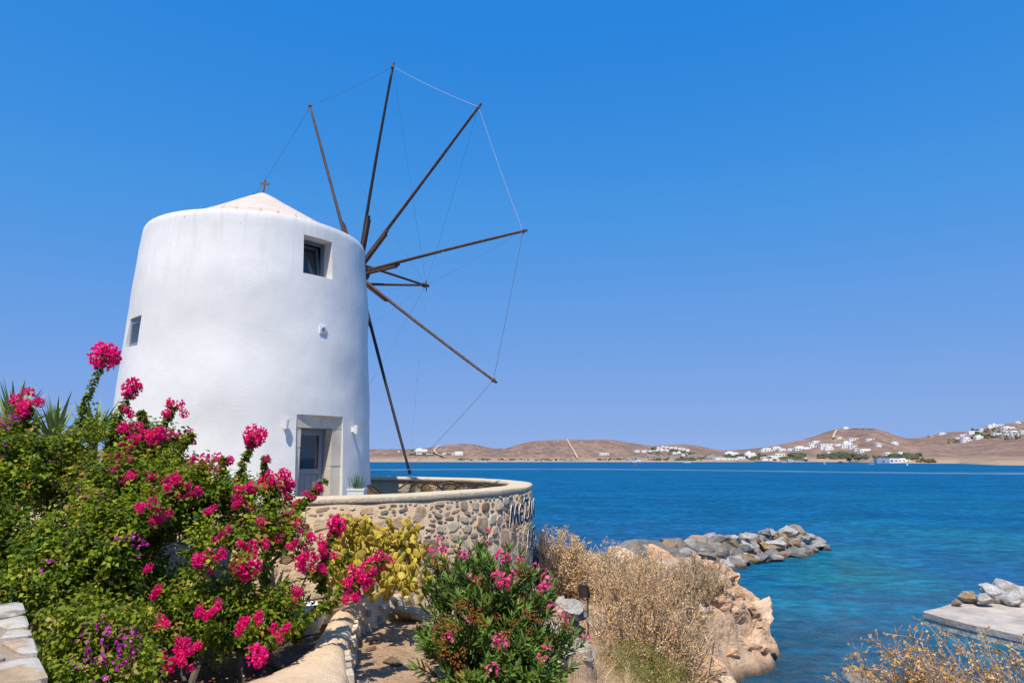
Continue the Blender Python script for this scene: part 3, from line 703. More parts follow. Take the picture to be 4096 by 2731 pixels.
for i in range(na):
    j = (i + 1) % na; am = ang[i] + (((ang[j] - ang[i]) + math.pi * 2) % (math.pi * 2)) / 2
    for k in range(m - 1):
        zm = (zz[k] + zz[k + 1]) / 2
        if any(inside(o_, am, zm) for o_ in (OW, OD, OL)): continue
        F.append((i * m + k, j * m + k, j * m + k + 1, i * m + k + 1))
tower = MB(); tower.add(V, F)
for o_ in (OW, OD, OL):
    i_ = [int(np.argmin(abs(ang - o_[k]))) for k in ('a0', 'a1')]; k_ = [int(np.argmin(abs(zz - o_[k]))) for k in ('z0', 'z1')]
    loop = [(i, k_[0]) for i in range(i_[0], i_[1])] + [(i_[1], k) for k in range(k_[0], k_[1])] + [(i, k_[1]) for i in range(i_[1], i_[0], -1)] + [(i_[0], k) for k in range(k_[1], k_[0], -1)]
    am = (o_['a0'] + o_['a1']) / 2; nn = np.array([math.cos(am), math.sin(am), 0]); zc = (o_['z0'] + o_['z1']) / 2
    c0 = np.array([MC[0] + mill_r(zc) * nn[0], MC[1] + mill_r(zc) * nn[1], zc])
    fr = np.array([V[i * m + k] for i, k in loop]); lip = fr - nn * .0
    bk = fr - nn[None] * (((fr - c0) @ nn) + o_['dep'])[:, None]
    L = len(loop); tower.add(np.r_[fr, bk], [(q, (q + 1) % L, L + (q + 1) % L, L + q) for q in range(L)])
    o_['n'] = nn; o_['t'] = np.array([-nn[1], nn[0], 0]); o_['c'] = c0 - nn * o_['dep']
    u = (bk - o_['c']) @ o_['t']; o_['u0'], o_['u1'] = u.min(), u.max(); o_['loopz'] = (o_['z0'], o_['z1'])
tw_o = tower.obj('tower', M['plaster'], wm, True)
try:
    tw_o.data.set_sharp_from_angle(angle=R(40))
except Exception: pass
# roof cone, cross
prof_r = [(2.18, 11.65), (2.13, 11.695), (1.6, 11.985), (1.1, 12.28), (.6, 12.58), (.3, 12.77), (.14, 12.87), (.05, 12.915), (0.0, 12.92)]
rb = MB(); nA = 96; V = []; F = []
for r_, z in prof_r:
    for k in range(nA): 
        g = 2 * math.pi * k / nA; w_ = vnoise(np.array([[math.cos(g) * 2 * r_, math.sin(g) * 2 * r_, z * 2]]), 8)[0] * .018; V.append((MC[0] + r_ * math.cos(g), MC[1] + r_ * math.sin(g), z + w_))
for i in range(len(prof_r) - 1):
    for k in range(nA): F.append((i * nA + k, i * nA + (k + 1) % nA, (i + 1) * nA + (k + 1) % nA, (i + 1) * nA + k))
roof = rb.add(V, F).obj('roof', M['roof'], wm, True)
cr = MB(); c = Vector((MC[0] + .0, MC[1], 0)); 
cr.tube([(c.x, c.y, 12.86), (c.x + .01, c.y, 13.0), (c.x + .012, c.y, 13.02)], [.022, .018, .016], 6)
cr.box((c.x + .015, c.y, 13.10), (.035, .035, .26), Matrix.Rotation(R(5), 3, 'Y')); cr.box((c.x + .018, c.y - .004, 13.135), (.20, .028, .036), Matrix.Rotation(R(6), 3, 'Y'))
M['crosswood'] = plain('cross_wood', (.23, .11, .04), (.15, .07, .03), 20, .7)
cr.obj('cross', M['crosswood'], roof)
# weeds stuck on the eave
wb = MB()
for k in range(16):
    g = -math.pi * .5 + (k - 9) * .16 + rng.normal(0, .05); q = np.array([MC[0] + 2.2 * math.cos(g), MC[1] + 2.2 * math.sin(g), 11.69])
    for _ in range(4): wb.tube([q, q + rng.normal(0, .03, 3) + [0, 0, .05], q + rng.normal(0, .05, 3) + [0, 0, .09]], [.004, .003, .001], 3, col=(.42, .30, .16))
stuff(wb.obj('weeds', M['dry'], wm))

def lf(o_, u, z, w_=0.0): return o_['c'] + o_['t'] * u + np.array([0, 0, z - o_['c'][2]]) + o_['n'] * w_
def rotm(o_): return Matrix(((o_['t'][0], o_['n'][0], 0), (o_['t'][1], o_['n'][1], 0), (0, 0, 1)))   # local x = along wall, y = outward
def lbox(mb, o_, u0, u1, z0, z1, w0, w1, extra=None):
    mb.box(lf(o_, (u0 + u1) / 2, (z0 + z1) / 2, (w0 + w1) / 2), (u1 - u0, w1 - w0, z1 - z0), rotm(o_) if extra is None else rotm(o_) @ extra)
    return mb
# upper window: grey frame, tilted sash
u0, u1, z0, z1 = OW['u0'], OW['u1'], OW['z0'], OW['z1']
wf = MB(); fw = .07
for a in ((u0 - .02, u0 + fw, z0 - .02, z1 + .02), (u1 - fw, u1 + .02, z0 - .02, z1 + .02), (u0 + fw, u1 - fw, z1 - fw, z1 + .02), (u0 + fw, u1 - fw, z0 - .02, z0 + fw)): lbox(wf, OW, *a, -.05, .012)
win = wf.obj('window', M['framegrey'], wm)
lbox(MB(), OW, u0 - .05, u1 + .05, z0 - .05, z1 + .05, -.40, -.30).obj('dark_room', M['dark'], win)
tl = Matrix.Rotation(R(-14), 3, 'X'); sb = MB(); uc = (u0 + u1) / 2; hw = (u1 - u0) / 2 - fw + .01; hh = (z1 - z0) / 2 - fw + .015
pivot = Vector(lf(OW, uc, z0 + fw - .01, -.01)); RM = rotm(OW) @ Matrix.Rotation(R(-11), 3, 'X').inverted()
def sashbox(mb, x0, x1, za, zb, y0, y1):
    c = Vector(((x0 + x1) / 2, (y0 + y1) / 2, (za + zb) / 2)); return mb.box(pivot + RM @ c, (x1 - x0, y1 - y0, zb - za), RM)
H2 = 2 * hh
for a in ((-hw, -hw + .055, 0, H2), (hw - .055, hw, 0, H2), (-hw + .055, hw - .055, H2 - .055, H2), (-hw + .055, hw - .055, 0, .055)): sashbox(sb, *a, -.055, -.005)
sash = sb.obj('sash', M['framegrey'], win)
sashbox(MB(), -hw + .05, hw - .05, .05, H2 - .05, -.035, -.028).obj('pane', M['glass'], win)
# left window with closed louvred shutter
u0, u1, z0, z1 = OL['u0'], OL['u1'], OL['z0'], OL['z1']; sh = MB(); fw = .075
for a in ((u0 - .02, u0 + fw, z0 - .02, z1 + .02), (u1 - fw, u1 + .02, z0 - .02, z1 + .02), (u0 + fw, u1 - fw, z1 - fw * 1.4, z1 + .02), (u0 + fw, u1 - fw, z0 - .02, z0 + fw * 1.3)): lbox(sh, OL, *a, -.03, .012)
shu = sh.obj('shutter', M['shutter'], wm)
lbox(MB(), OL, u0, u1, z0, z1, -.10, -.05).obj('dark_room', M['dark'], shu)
nl = 9
for k in range(nl):
    zc = z0 + fw * 1.3 + (k + .5) * (z1 - z0 - fw * 2.7) / nl
    lbox(MB(), OL, u0 + fw - .005, u1 - fw + .005, zc - .026, zc + .026, -.012, .0, Matrix.Rotation(R(-32), 3, 'X')).obj('louvre', M['shutter'], shu)
# doorway: marble lintel and jamb blocks, deep set grey door with glazed upper panel
u0, u1, z0, z1 = OD['u0'], OD['u1'], OD['z0'], OD['z1']; W_ = u1 - u0; jw = .17 * W_ / .9
dr = MB(); zt = z1 - .24; jl, jr = .145, .25
lbox(MB(), OD, u0 - .02, u1 + .02, zt, z1 + .02, -.34, .03).obj('lintel', M['marble'], wm)
zs = [z0, z0 + .55, z0 + 1.02, z0 + 1.62, zt - .06, zt - .003]
for k in range(len(zs) - 1):
    e = rng.uniform(-.008, .008, 2)
    lbox(MB(), OD, u0 - .02, u0 + jl + e[0] * .6, zs[k] + .003, zs[k + 1], -.34, .02 + e[1]).obj('jamb_stone', M['marble'], wm)
zs = [z0, z0 + .62, z0 + 1.27, zt - .003]
for k in range(len(zs) - 1):
    e = rng.uniform(-.01, .01, 2)
    lbox(MB(), OD, u1 - jr + e[0], u1 + .02, zs[k] + .003, zs[k + 1], -.34, .02 + e[1]).obj('jamb_stone', M['marble'], wm)
d0, d1 = u0 + jl + .004, u1 - jr - .004
fr = MB(); lbox(fr, OD, d0, d0 + .055, z0, zt - .002, -.30, -.18); lbox(fr, OD, d1 - .03, d1, z0, zt - .002, -.30, -.18); lbox(fr, OD, d0 + .055, d1 - .03, zt - .03, zt - .002, -.30, -.18)
door_frame = fr.obj('door_frame', M['doorgrey'], wm)
p0, p1 = d0 + .06, d1 - .034; pt = zt - .034
g0, g1, ga, gb = p0 + .11, p1 - .085, z0 + 1.22, pt - .10
db = MB()
lbox(db, OD, p0, g0, z0, pt, -.26, -.21); lbox(db, OD, g1, p1, z0, pt, -.26, -.21); lbox(db, OD, g0, g1, gb, pt, -.26, -.21); lbox(db, OD, g0, g1, ga - .10, ga, -.26, -.21)
lbox(db, OD, g0, g1, z0, z0 + .10, -.26, -.21)
door = db.obj('door', M['doorgrey'], wm)
for k in range(3):
    a = g0 + (g1 - g0) * k / 3; b_ = g0 + (g1 - g0) * (k + 1) / 3
    lbox(MB(), OD, a + .003, b_ - .003, z0 + .10, ga - .105, -.255, -.222).obj('board', M['doorgrey'], door)
lbox(MB(), OD, g0, g1, ga, gb, -.245, -.235).obj('pane', M['glass'], door)
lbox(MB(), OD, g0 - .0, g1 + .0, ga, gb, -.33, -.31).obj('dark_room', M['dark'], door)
lk = MB(); q = lf(OD, p0 + .05, z0 + 1.0, -.205); lk.tube([q - OD['n'] * .01, q + OD['n'] * .012], .028, 10); lk.obj('lock', M['brass'], door)
# square vent with round grille
av = hit_mill(1290, 1320); nv = np.array([math.cos(av[0]), math.sin(av[0]), 0]); pv = np.array([MC[0] + (mill_r(av[1]) + .012) * nv[0], MC[1] + (mill_r(av[1]) + .012) * nv[1], av[1]])
OV = dict(c=pv, n=nv, t=np.array([-nv[1], nv[0], 0]))
vb = MB(); lbox(vb, OV, -.075, .075, av[1] - .075, av[1] + .075, -.05, .012)
vent = vb.obj('vent', M['white'], wm)
rg = MB(); rg.tube([lf(OV, .055 * math.cos(a), av[1] + .055 * math.sin(a), .016) for a in np.linspace(0, 2 * math.pi, 21)], .007, 5, False); rg.obj('vent_ring', M['white'], vent)
for k in range(6):
    zc = -.04 + .016 * k; hwid = math.sqrt(max(.055 ** 2 - zc ** 2, .0003)); lbox(MB(), OV, -hwid, hwid, av[1] + zc - .0035, av[1] + zc + .0035, .012, .02).obj('grille_bar', M['housegrey'], vent)
# wall lamps (up and down lights)
for i, (x4, y4, lab) in enumerate(((1138, 1697, 'white cylinder wall lamp left of the mill door'), (1409, 1717, 'white cylinder wall lamp right of the mill door in the shade'))):
    a = hit_mill(x4, y4); nn = np.array([math.cos(a[0]), math.sin(a[0]), 0]); p = np.array([MC[0] + mill_r(a[1]) * nn[0], MC[1] + mill_r(a[1]) * nn[1], a[1]])
    t = thing('wall_lamp', p, lab, 'lamp', 'wall lamps beside the mill door'); oo = dict(c=p, n=nn, t=np.array([-nn[1], nn[0], 0]))
    lb = MB(); c = p + nn * .085
    lb.lathe(c, [(.0, -.085), (.040, -.085), (.052, .085), (.0, .085)], 18); lb.obj('shade', M['white'], t, False)
    b2 = MB(); lbox(b2, oo, -.025, .025, a[1] - .05, a[1] + .05, -.03, .05); b2.obj('bracket', M['white'], t)

# ---- sail wheel
HD = 17.25; hb = ray4(820 * KD - 6.7, 628 * KD - 2.6); hb = hb / math.hypot(hb[0], hb[1]) * HD; HUB = Vector((hb[0], hb[1], hb[2] + CAMZ))
az_, ti_ = .625, .080; AX = Vector((math.sin(az_) * math.cos(ti_), math.cos(az_) * math.cos(ti_), math.sin(ti_))); sc_ = HD / 15.9
E1 = AX.cross(Vector((0, 0, 1))).normalized(); E2 = E1.cross(AX); RW = 4.873 * sc_; BL = 2.416 * sc_
hbm = MB(); hbm.tube([HUB - AX * 2.6, HUB - AX * .5, HUB + AX * .1], [.17, .17, .16], 12)
hbm.tube([HUB + AX * .02, HUB + AX * .12, HUB + AX * .28, HUB + AX * .36, HUB + AX * .40], [.20, .22, .21, .15, .03], 14)
hub = hbm.obj('axle_hub', M['wood'], wm, True)
tips = []
rgn = np.random.default_rng(3)
for i in range(10):
    a = -.327 + i * 2 * math.pi / 10; d = E2 * math.cos(a) + E1 * math.sin(a); tip = HUB + d * RW; tips.append(tip - d * .10)
    side = AX.cross(d); off = AX * (.07 if i % 2 else -.03)
    sp = MB(); bow = (side * rgn.normal(0, .02) + AX * rgn.normal(0, .015))
    pts_ = [HUB + off + d * .05]; rad_ = [.045]
    for k in range(1, 13):
        f = k / 12; pts_.append(HUB + off * (1 - f) + d * (.05 + (RW - .05) * f) + bow * math.sin(f * math.pi) * 1.3); rad_.append(.045 - .016 * f + rgn.normal(0, .0012))
    sp.tube(pts_, rad_, 8)
    spar = sp.obj('spar', M['darkwood'] if i in (5, 1) else M['wood'], hub, True)
    bt = MB(); q = Matrix((side, AX, d)).transposed()
    bt.box(HUB + off * .9 + d * .72 + side * .06, (.07, .10, 1.34), q); bt.box(HUB + off * .9 + d * 1.42 + side * .04, (.04, .08, .12), q)
    bt.obj('spar_batten', M['wood'], hub)
# bowsprit of two beams meeting at a bound tip
BT = HUB + AX * BL
for s_ in (1, -1):
    st = HUB + AX * .15 + (E2 * .28 * s_ - E1 * .06 * s_); b = MB(); b.tube([st, st.lerp(BT, .5) , BT + AX * .10 - E2 * .02 * s_], [.038, .035, .030], 6); b.obj('bowsprit_beam', M['wood'], hub, True)
b = MB(); 
for k in range(5): 
    c_ = BT - AX * (.02 + .025 * k); b.tube([c_ + (E1 * math.cos(g) + E2 * math.sin(g)) * .055 for g in np.linspace(0, 2 * math.pi, 9)], .012, 4, False)
b.tube([BT + E2 * .14, BT - E2 * .16], .016, 5); b.obj('rope_binding', M['wood'], hub)
for i in range(10):
    a, c = tips[i], tips[(i + 1) % 10]; mid = (a + c) / 2; sag = Vector((0, 0, -.05)); b = MB()
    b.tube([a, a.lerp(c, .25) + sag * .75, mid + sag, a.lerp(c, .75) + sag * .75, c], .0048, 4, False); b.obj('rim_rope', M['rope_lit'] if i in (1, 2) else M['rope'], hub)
    b = MB(); b.tube([BT, BT.lerp(a, .5) + Vector((0, 0, -.03)), a], .0026, 4, False); b.obj('stay_rope', M['rope'], hub)
    b = MB(); d = (a - HUB).normalized(); sd = AX.cross(d); b.tube([a + (AX * math.cos(g) + sd * math.sin(g)) * .047 for g in np.linspace(0, 2 * math.pi, 9)], .012, 4, False); b.obj('rope_knot', M['rope'], hub)

# ================================================================== garden bed, low retaining wall
GARDEN = 5.02
RW_R = [G4(x, y, 5.2)[:2] for x, y in ((1300, 3050), (1370, 2800), (1388, 2650), (1378, 2574), (1398, 2528), (1418, 2452), (1449, 2416), (1530, 2385), (1612, 2362), (1640, 2335))]
RW_L = [G4(x, y, 5.2)[:2] for x, y in ((640, 2990), (880, 2760), (1105, 2660), (1235, 2590), (1300, 2500), (1330, 2450), (1382, 2415), (1440, 2378), (1520, 2345), (1560, 2322))]
rr1, rl1 = cat_rom(RW_R, 8), cat_rom(RW_L, 8)
lw = thing('low_wall', (rr1[40][0], rr1[40][1], 4.6), 'low curving retaining wall with rounded sandy plaster top below the bougainvillea', 'stone wall')
V = []; F = []; n = len(rr1)
nzz = vnoise(np.c_[np.arange(n) * .35, np.zeros(n), np.zeros(n)], 2) * .025
for i in range(n):
    a, b_ = rl1[i], rr1[i]; d = (b_ - a) / np.linalg.norm(b_ - a); z = 5.2 + nzz[i]
    row = [(a - d * .02, 4.5), (a - d * .03, z - .10), (a + d * .03, z - .025), (a * .7 + b_ * .3, z), (a * .35 + b_ * .65, z + .005), (b_ - d * .05, z - .02), (b_ + d * .0, z - .07), (b_ + d * .035 + vnoise(np.array([[i * .5, 2, 0]]), 3)[0] * .02, z - .22), (b_ + d * .06, 4.3)]
    V += [(q[0], q[1], zz_) for q, zz_ in row]
m = 9
for i in range(n - 1):
    for k in range(m - 1): F.append((i * m + k, i * m + k + 1, (i + 1) * m + k + 1, (i + 1) * m + k))
F.append(tuple(range((n - 1) * m + m - 1, (n - 1) * m - 1, -1)))
link('plaster_body', mk_mesh('plaster_body', V, F), M['low_mortar'], lw, True)
segr = np.linalg.norm(np.diff(rr1, axis=0), axis=1); Sr = np.r_[0, np.cumsum(segr)]
def on_low(s):
    i = min(int(np.searchsorted(Sr, s) - 1), n - 2); i = max(i, 0); f = (s - Sr[i]) / segr[i]; p = rr1[i] * (1 - f) + rr1[i + 1] * f; t = (rr1[i + 1] - rr1[i]) / segr[i]; return p, t, np.array([t[1], -t[0]])
rect = (Sr[16], 4.72, Sr[-1], 5.12); pts = poisson(rect, 60, 1.2, 12)
for poly in voronoi(pts, rect, .075):
    if poly is None or np.ptp(poly[:, 0]) < .06 or np.ptp(poly[:, 1]) < .05: continue
    me, c = stone_mesh(poly, rng.uniform(.012, .03)); p, t, nn = on_low(c[0])
    o = child('stone', me, M['stone'], lw, None, matrix=frame((p[0] + nn[0] * .045, p[1] + nn[1] * .045, c[1]), (t[0], t[1], 0), (0, 0, 1), (nn[0], nn[1], .12)))
    cc = np.array(STONE_COLS[rng.choice([0, 1, 7, 8, 9, 10, 4, 0, 10])]) * rng.uniform(.9, 1.1); o.color = (*np.clip(cc, 0, .8), 1)
bed = [(-12, 8.2), (-12, 3.5), (-3.6, 4.6), (-2.6, 4.0)] + [tuple(q) for q in (rl1 * .5 + rr1 * .5)] + [(-.95, 10.6), (-2, 9.6), (-3.3, 9.0), (-5, 9.0), (-7, 9.5), (-9.2, 11)]
# soil sheet with small clods: grid clipped to the polygon
def in_poly(p, poly):
    poly = np.array(poly); ins = np.zeros(len(p), bool)
    for i in range(len(poly)):
        a, b_ = poly[i], poly[(i + 1) % len(poly)]; c = (a[1] > p[:, 1]) != (b_[1] > p[:, 1])
        with np.errstate(divide='ignore', invalid='ignore'): xi = (b_[0] - a[0]) * (p[:, 1] - a[1]) / (b_[1] - a[1]) + a[0]
        ins ^= c & (p[:, 0] < xi)
    return ins
gx_ = np.arange(-12, -.8, .06); gy_ = np.arange(3.4, 11, .06); X, Y = np.meshgrid(gx_, gy_, indexing='ij'); P_ = np.c_[X.ravel(), Y.ravel()]; ins = in_poly(P_, bed)
Zs = GARDEN + fbm(np.c_[P_ * 2.5, P_[:, :1] * 0], 4, 61) * .05
ii = np.arange(len(gx_) - 1)[:, None] * len(gy_) + np.arange(len(gy_) - 1)[None]; Fq = np.stack([ii, ii + len(gy_), ii + len(gy_) + 1, ii + 1], -1).reshape(-1, 4); Fq = Fq[ins[Fq].all(1)]
struct(link('garden_bed', mk_mesh('garden_bed', np.c_[P_, Zs], Fq), M['soil'], smooth=True))

# ================================================================== rocks
def ico(sub):
    import bmesh
    b = bmesh.new(); bmesh.ops.create_icosphere(b, subdivisions=sub, radius=1); V = np.array([v.co[:] for v in b.verts]); F = [tuple(v.index for v in f.verts) for f in b.faces]; b.free(); return V, F
def rock_mesh(seed, sub=3, cuts=9, rough=.10, flat=(1, 1, 1)):
    V, F = ico(sub); r = np.random.default_rng(seed)
    for _ in range(cuts):
        d = r.normal(size=3); d /= np.linalg.norm(d); h = r.uniform(.46, .82); k = V @ d; over = np.clip(k - h, 0, None); V = V - d[None] * over[:, None] * .92
    V = V * (1 + fbm(V * 1.3 + seed * 3.1, 4, seed)[:, None] * rough * 1.6 + fbm(V * 4 + seed, 3, seed + 9)[:, None] * rough * .4)
    V = V * (1 + .10 * (np.abs(fbm(V * 2.3 + seed * 1.7, 5, seed + 20, .6))[:, None] - .2))
    lay = np.sin(V[:, 2] * 11 + V[:, 0] * 3 + fbm(V * 2, 2, 4) * 3 + seed) * .022; V = V * (1 + lay)[:, None] * np.array(flat)
    return mk_mesh('rock', V, F)
ROCKS = [rock_mesh(100 + k, 4, 17, .075) for k in range(9)]
for me in ROCKS: me.materials.append(M['rock'])
def jag(seed):
    V, F = ico(5); r = np.random.default_rng(seed)
    for _ in range(20):
        d = unit_(r.normal(size=3)); h = r.uniform(.42, .8); V = V - d[None] * np.clip(V @ d - h, 0, None)[:, None] * .95
    a = np.abs(fbm(V * 2.2 + seed, 5, seed, .6)); lay = np.floor((V[:, 2] + V[:, 0] * .45 + .25 * fbm(V * 2, 3, seed + 3)) * 5.5); st = hash3(lay.astype(np.int64), lay.astype(np.int64) * 0, lay.astype(np.int64) * 0, seed)
    V = V * (1 + .22 * (.18 - a) + .10 * (st - .5) + .05 * fbm(V * 9, 3, seed + 5))[:, None]; return mk_mesh('rock_block', V, F)
def unit_(v): return v / np.linalg.norm(v)
JAG = [jag(700 + k) for k in range(6)]
for me in JAG: me.materials.append(M['cliff'])
def rock_at(name, loc, size, seed, parent=None, col=(.4, .37, .33)):
    r = np.random.default_rng(seed); o = bpy.data.objects.new(name, JAG[seed % len(JAG)] if name == 'rock_block' else ROCKS[seed % len(ROCKS)]); COL.objects.link(o)
    o.location = tuple(map(float, loc)); o.scale = tuple(float(s) * .5 for s in size); o.rotation_euler = (r.uniform(-.35, .35), r.uniform(-.35, .35), r.uniform(0, 6.28)); o.color = (*[float(min(max(c, 0), .85)) for c in col], 1)
    if parent is not None: o.parent = parent; o.matrix_parent_inverse = Matrix.Translation(-Vector(parent.location))
    return o
# breakwater of boulders
bw = thing('breakwater', (14, 48.5, 0), 'breakwater of heaped grey and tan boulders running out from the rocky point', 'breakwater')
cl = cat_rom([(6.2, 42.3), (10, 45.2), (14.2, 48.9), (18.5, 52.6), (22.8, 56.6)], 16); r = np.random.default_rng(42); k = 0
COREV = []; COREF = []
for i, q in enumerate(cl):
    t = cl[min(i + 1, len(cl) - 1)] - cl[max(i - 1, 0)]; t /= np.linalg.norm(t); nn = np.array([t[1], -t[0]])
    for o_, z in ((-2.6, -1.2), (-1.0, .35), (1.0, .35), (2.6, -1.2)): COREV.append((*(q + nn * o_), z))
for i in range(len(cl) - 1):
    for j in range(3): COREF.append((i * 4 + j, i * 4 + 4 + j, i * 4 + 5 + j, i * 4 + 1 + j))
link('rubble_core', mk_mesh('rubble_core', COREV, COREF), M['grey_mortar'], bw)
GREY = [(.27, .26, .245), (.33, .31, .29), (.22, .22, .215), (.40, .37, .34), (.18, .185, .18)]; MIXC = [(.55, .50, .44), (.60, .56, .52), (.42, .39, .36), (.50, .39, .27), (.34, .33, .31), (.66, .63, .58), (.48, .33, .18), (.30, .29, .28)]
for i in range(0, len(cl), 1):
    f = i / (len(cl) - 1); t = cl[min(i + 1, len(cl) - 1)] - cl[max(i - 1, 0)]; t /= np.linalg.norm(t); nn = np.array([t[1], -t[0]])
    big = 2.25 - .95 * f
    for o_, z in ((2.1, .05), (1.25, .75), (0.2, 1.05), (-1.2, .45)):
        if r.random() < (.42 if f < .4 else .30) and o_ != 2.1: continue
        if f < .35 and r.random() < .35: continue
        s = big * r.uniform(.55, 1.05); p = cl[i] + nn * (o_ + r.normal(0, .25)) + t * r.normal(0, .3)
        cc = np.array(GREY[r.integers(5)] if r.random() < .85 - .8 * min(1, f * 1.7) else MIXC[r.integers(8)]) * r.uniform(.9, 1.12)
        rock_at('boulder', (p[0], p[1], z * (1.15 - .1 * f) + r.normal(0, .12)), (s * r.uniform(1., 1.4), s * r.uniform(.8, 1.1), s * r.uniform(.6, .85)), 1000 + k, bw, cc); k += 1
for x4, y4, d, s, c in ((3150, 2128, 54.3, 1.75, (.66, .63, .57)), (3085, 2150, 53.5, 1.4, (.5, .39, .25)), (3268, 2160, 57.0, 1.3, (.55, .53, .48)), (2830, 2165, 49.5, 1.7, (.5, .48, .46)), (3010, 2155, 52, 1.6, (.48, .47, .45)),
                         (2600, 2205, 44.6, 2.6, (.24, .24, .23)), (2700, 2190, 45.6, 2.4, (.30, .29, .27)), (2790, 2205, 46.6, 2.6, (.23, .23, .225)), (2515, 2212, 42.0, 2.2, (.33, .31, .29)), (2660, 2225, 43.8, 2.4, (.25, .25, .235)), (2900, 2200, 48.2, 2.5, (.27, .26, .24))):
    p = P4(x4, y4, d); rock_at('boulder', p, (s * 1.35, s, s * .8), int(x4), bw, c)
for k in range(46):
    f = r.uniform(.12, 1); i = int(f * (len(cl) - 1)); t = cl[min(i + 1, len(cl) - 1)] - cl[max(i - 1, 0)]; t /= np.linalg.norm(t); nn = np.array([t[1], -t[0]]); o_ = r.uniform(.2, 2.7); sz = r.uniform(.45, .85); p = cl[i] + nn * o_
    rock_at('boulder', (p[0], p[1], 1.55 - .58 * o_ + r.normal(0, .08)), (sz * 1.3, sz, sz * .8), 2000 + k, bw, np.array(MIXC[r.integers(8)]) * r.uniform(.8, 1.1))
# cliff blocks along the rocky point
cf = thing('rocky_point', (8.6, 28, 0), 'orange beige rock outcrop dropping into the cove beside the dry bushes', 'rock outcrop')
ORANGE = [(.85, .54, .34), (.82, .50, .30), (.85, .60, .41), (.70, .42, .25), (.85, .66, .48)]
def coast_seg(f):
    i = int(f); a, b_ = COAST[i], COAST[i + 1]; return a + (b_ - a) * (f - i)
for k in range(64):
    f = r.uniform(6.6, 12.6); p = coast_seg(f); q = coast_seg(f + .05) - p; q /= np.linalg.norm(q); nn = np.array([-q[1], q[0]]); inn = r.uniform(-.15, 1.9); pz = p + nn * inn
    z = gz(*pz); s = r.uniform(.5, 1.5) * (1.0 if inn < 1.2 else .8)
    rock_at('rock_block', (pz[0], pz[1], min(max(z - .12 * s, -.15), 2.6)), (s * 1.4, s * 1.1, s * .85), 3000 + k, cf, np.array(ORANGE[r.integers(5)]) * r.uniform(.85, 1.1))
for k, (x4, y4, d, s) in enumerate(((2990, 2560, 25.6, 2.2), (2920, 2500, 26.2, 2.3), (3030, 2460, 27.6, 1.6), (2860, 2600, 24.6, 2.0), (2800, 2450, 25.5, 2.2), (2960, 2390, 30, 1.8), (2890, 2330, 33, 2.0), (2500, 2250, 37, 2.0), (2660, 2255, 38.5, 2.4), (2820, 2290, 35.5, 1.9), (2380, 2240, 35, 1.7))):
    rock_at('rock_block', P4(x4, y4 + 12, d), (s * 1.35, s * 1.1, s * .9), 3500 + k, cf, np.array(ORANGE[k % 5]) * .98)

# ================================================================== concrete pier with boulders
pr = thing('concrete_pier', GD(2250, 1420, .5), 'low concrete pier slab with white barnacle band at the waterline', 'pier')
top = [GD(x, y, .5)[:2] for x, y in ((2119, 1404), (2170, 1419), (2242, 1437), (2262, 1440), (2352, 1461), (2480, 1490))]
back = [(24, 22), (30, 30), *[tuple(GD(x, y, .5)[:2]) for x, y in ((2420, 1352), (2300, 1375), (2240, 1380), (2185, 1386), (2150, 1397), (2128, 1401))]]
ring = np.array([*top, *back]); cen = ring.mean(0)
def slab(mb, ring, z0, z1, ins=0):
    c = ring.mean(0); q = ring + (c - ring) / np.linalg.norm(c - ring, axis=1)[:, None] * ins; n = len(q); mb.add([(*a, z0) for a in q] + [(*a, z1) for a in q], [tuple(range(n, 2 * n)), tuple(range(n - 1, -1, -1))] + [(k, (k + 1) % n, n + (k + 1) % n, n + k) for k in range(n)]); return mb
slab(MB(), ring, .27, .5).obj('slab', M['concrete'], pr)
slab(MB(), ring, -1.5, .27, .03).obj('barnacle_band', M['barnacle'], pr)
for k, (x, y, s, c, lab) in enumerate(((2226, 1377, .85, (.74, .56, .38), 'tan boulder at the left end of the pier rocks'), (2262, 1383, .95, (.85, .80, .74), 'flat pale boulder in front on the concrete pier'), (2312, 1366, 1.3, (.85, .80, .74), 'tall pale upright boulder on the concrete pier'),
                                     (2283, 1372, 1.2, (.85, .82, .78), 'broad white boulder left of the tall upright one'), (2345, 1366, .95, (.80, .78, .74), 'grey white boulder at the right edge of the frame on the pier'), (2325, 1383, .9, (.85, .82, .77), 'low white boulder below the tall upright one on the pier'),
                                     (2200, 1388, .45, (.5, .4, .3), 'small brown stone near the tip of the pier'))):
    p = GD(x, y + s * 9, .5); o = rock_at('boulder', (p[0], p[1], .5 + s * .32), (s * 1.35, s, s * (1.25 if k == 2 else .8)), 5000 + k, None, c); tag(o, lab, 'boulder', 'boulders on the pier')

# ================================================================== old stone wall in the near left corner
nl_ = thing('near_stone_wall', (-2.9, 4.0, 5.0), 'rough flagstone topped wall with whitewashed joints in the bottom left corner', 'stone wall')
e0, e1 = np.array([-1.60, 2.6]), np.array([-3.22, 4.66]); dv = (e1 - e0) / np.linalg.norm(e1 - e0); nv_ = np.array([-dv[1], dv[0]]); LW = np.linalg.norm(e1 - e0)
WT = 6.08
if nv_[0] > 0: nv_ = -nv_
def wpt(u, v, z): q = e0 + dv * u + nv_ * v; return (q[0], q[1], z)
b = MB(); b.add([wpt(-.5, .02, 4.6), wpt(LW, .02, 4.6), wpt(LW, 1.2, 4.6), wpt(-.5, 1.2, 4.6), wpt(-.5, .0, WT - .03), wpt(LW, .0, WT - .03), wpt(LW, 1.2, WT - .03), wpt(-.5, 1.2, WT - .03)], [(4, 5, 6, 7), (1, 0, 4, 5)[::-1], (2, 1, 5, 6)[::-1], (0, 3, 7, 4)[::-1]])
b.obj('mortar_core', M['grey_mortar'], nl_)
pts = poisson((-.5, -.03, LW + .03, 1.2), 42, .8, 31)
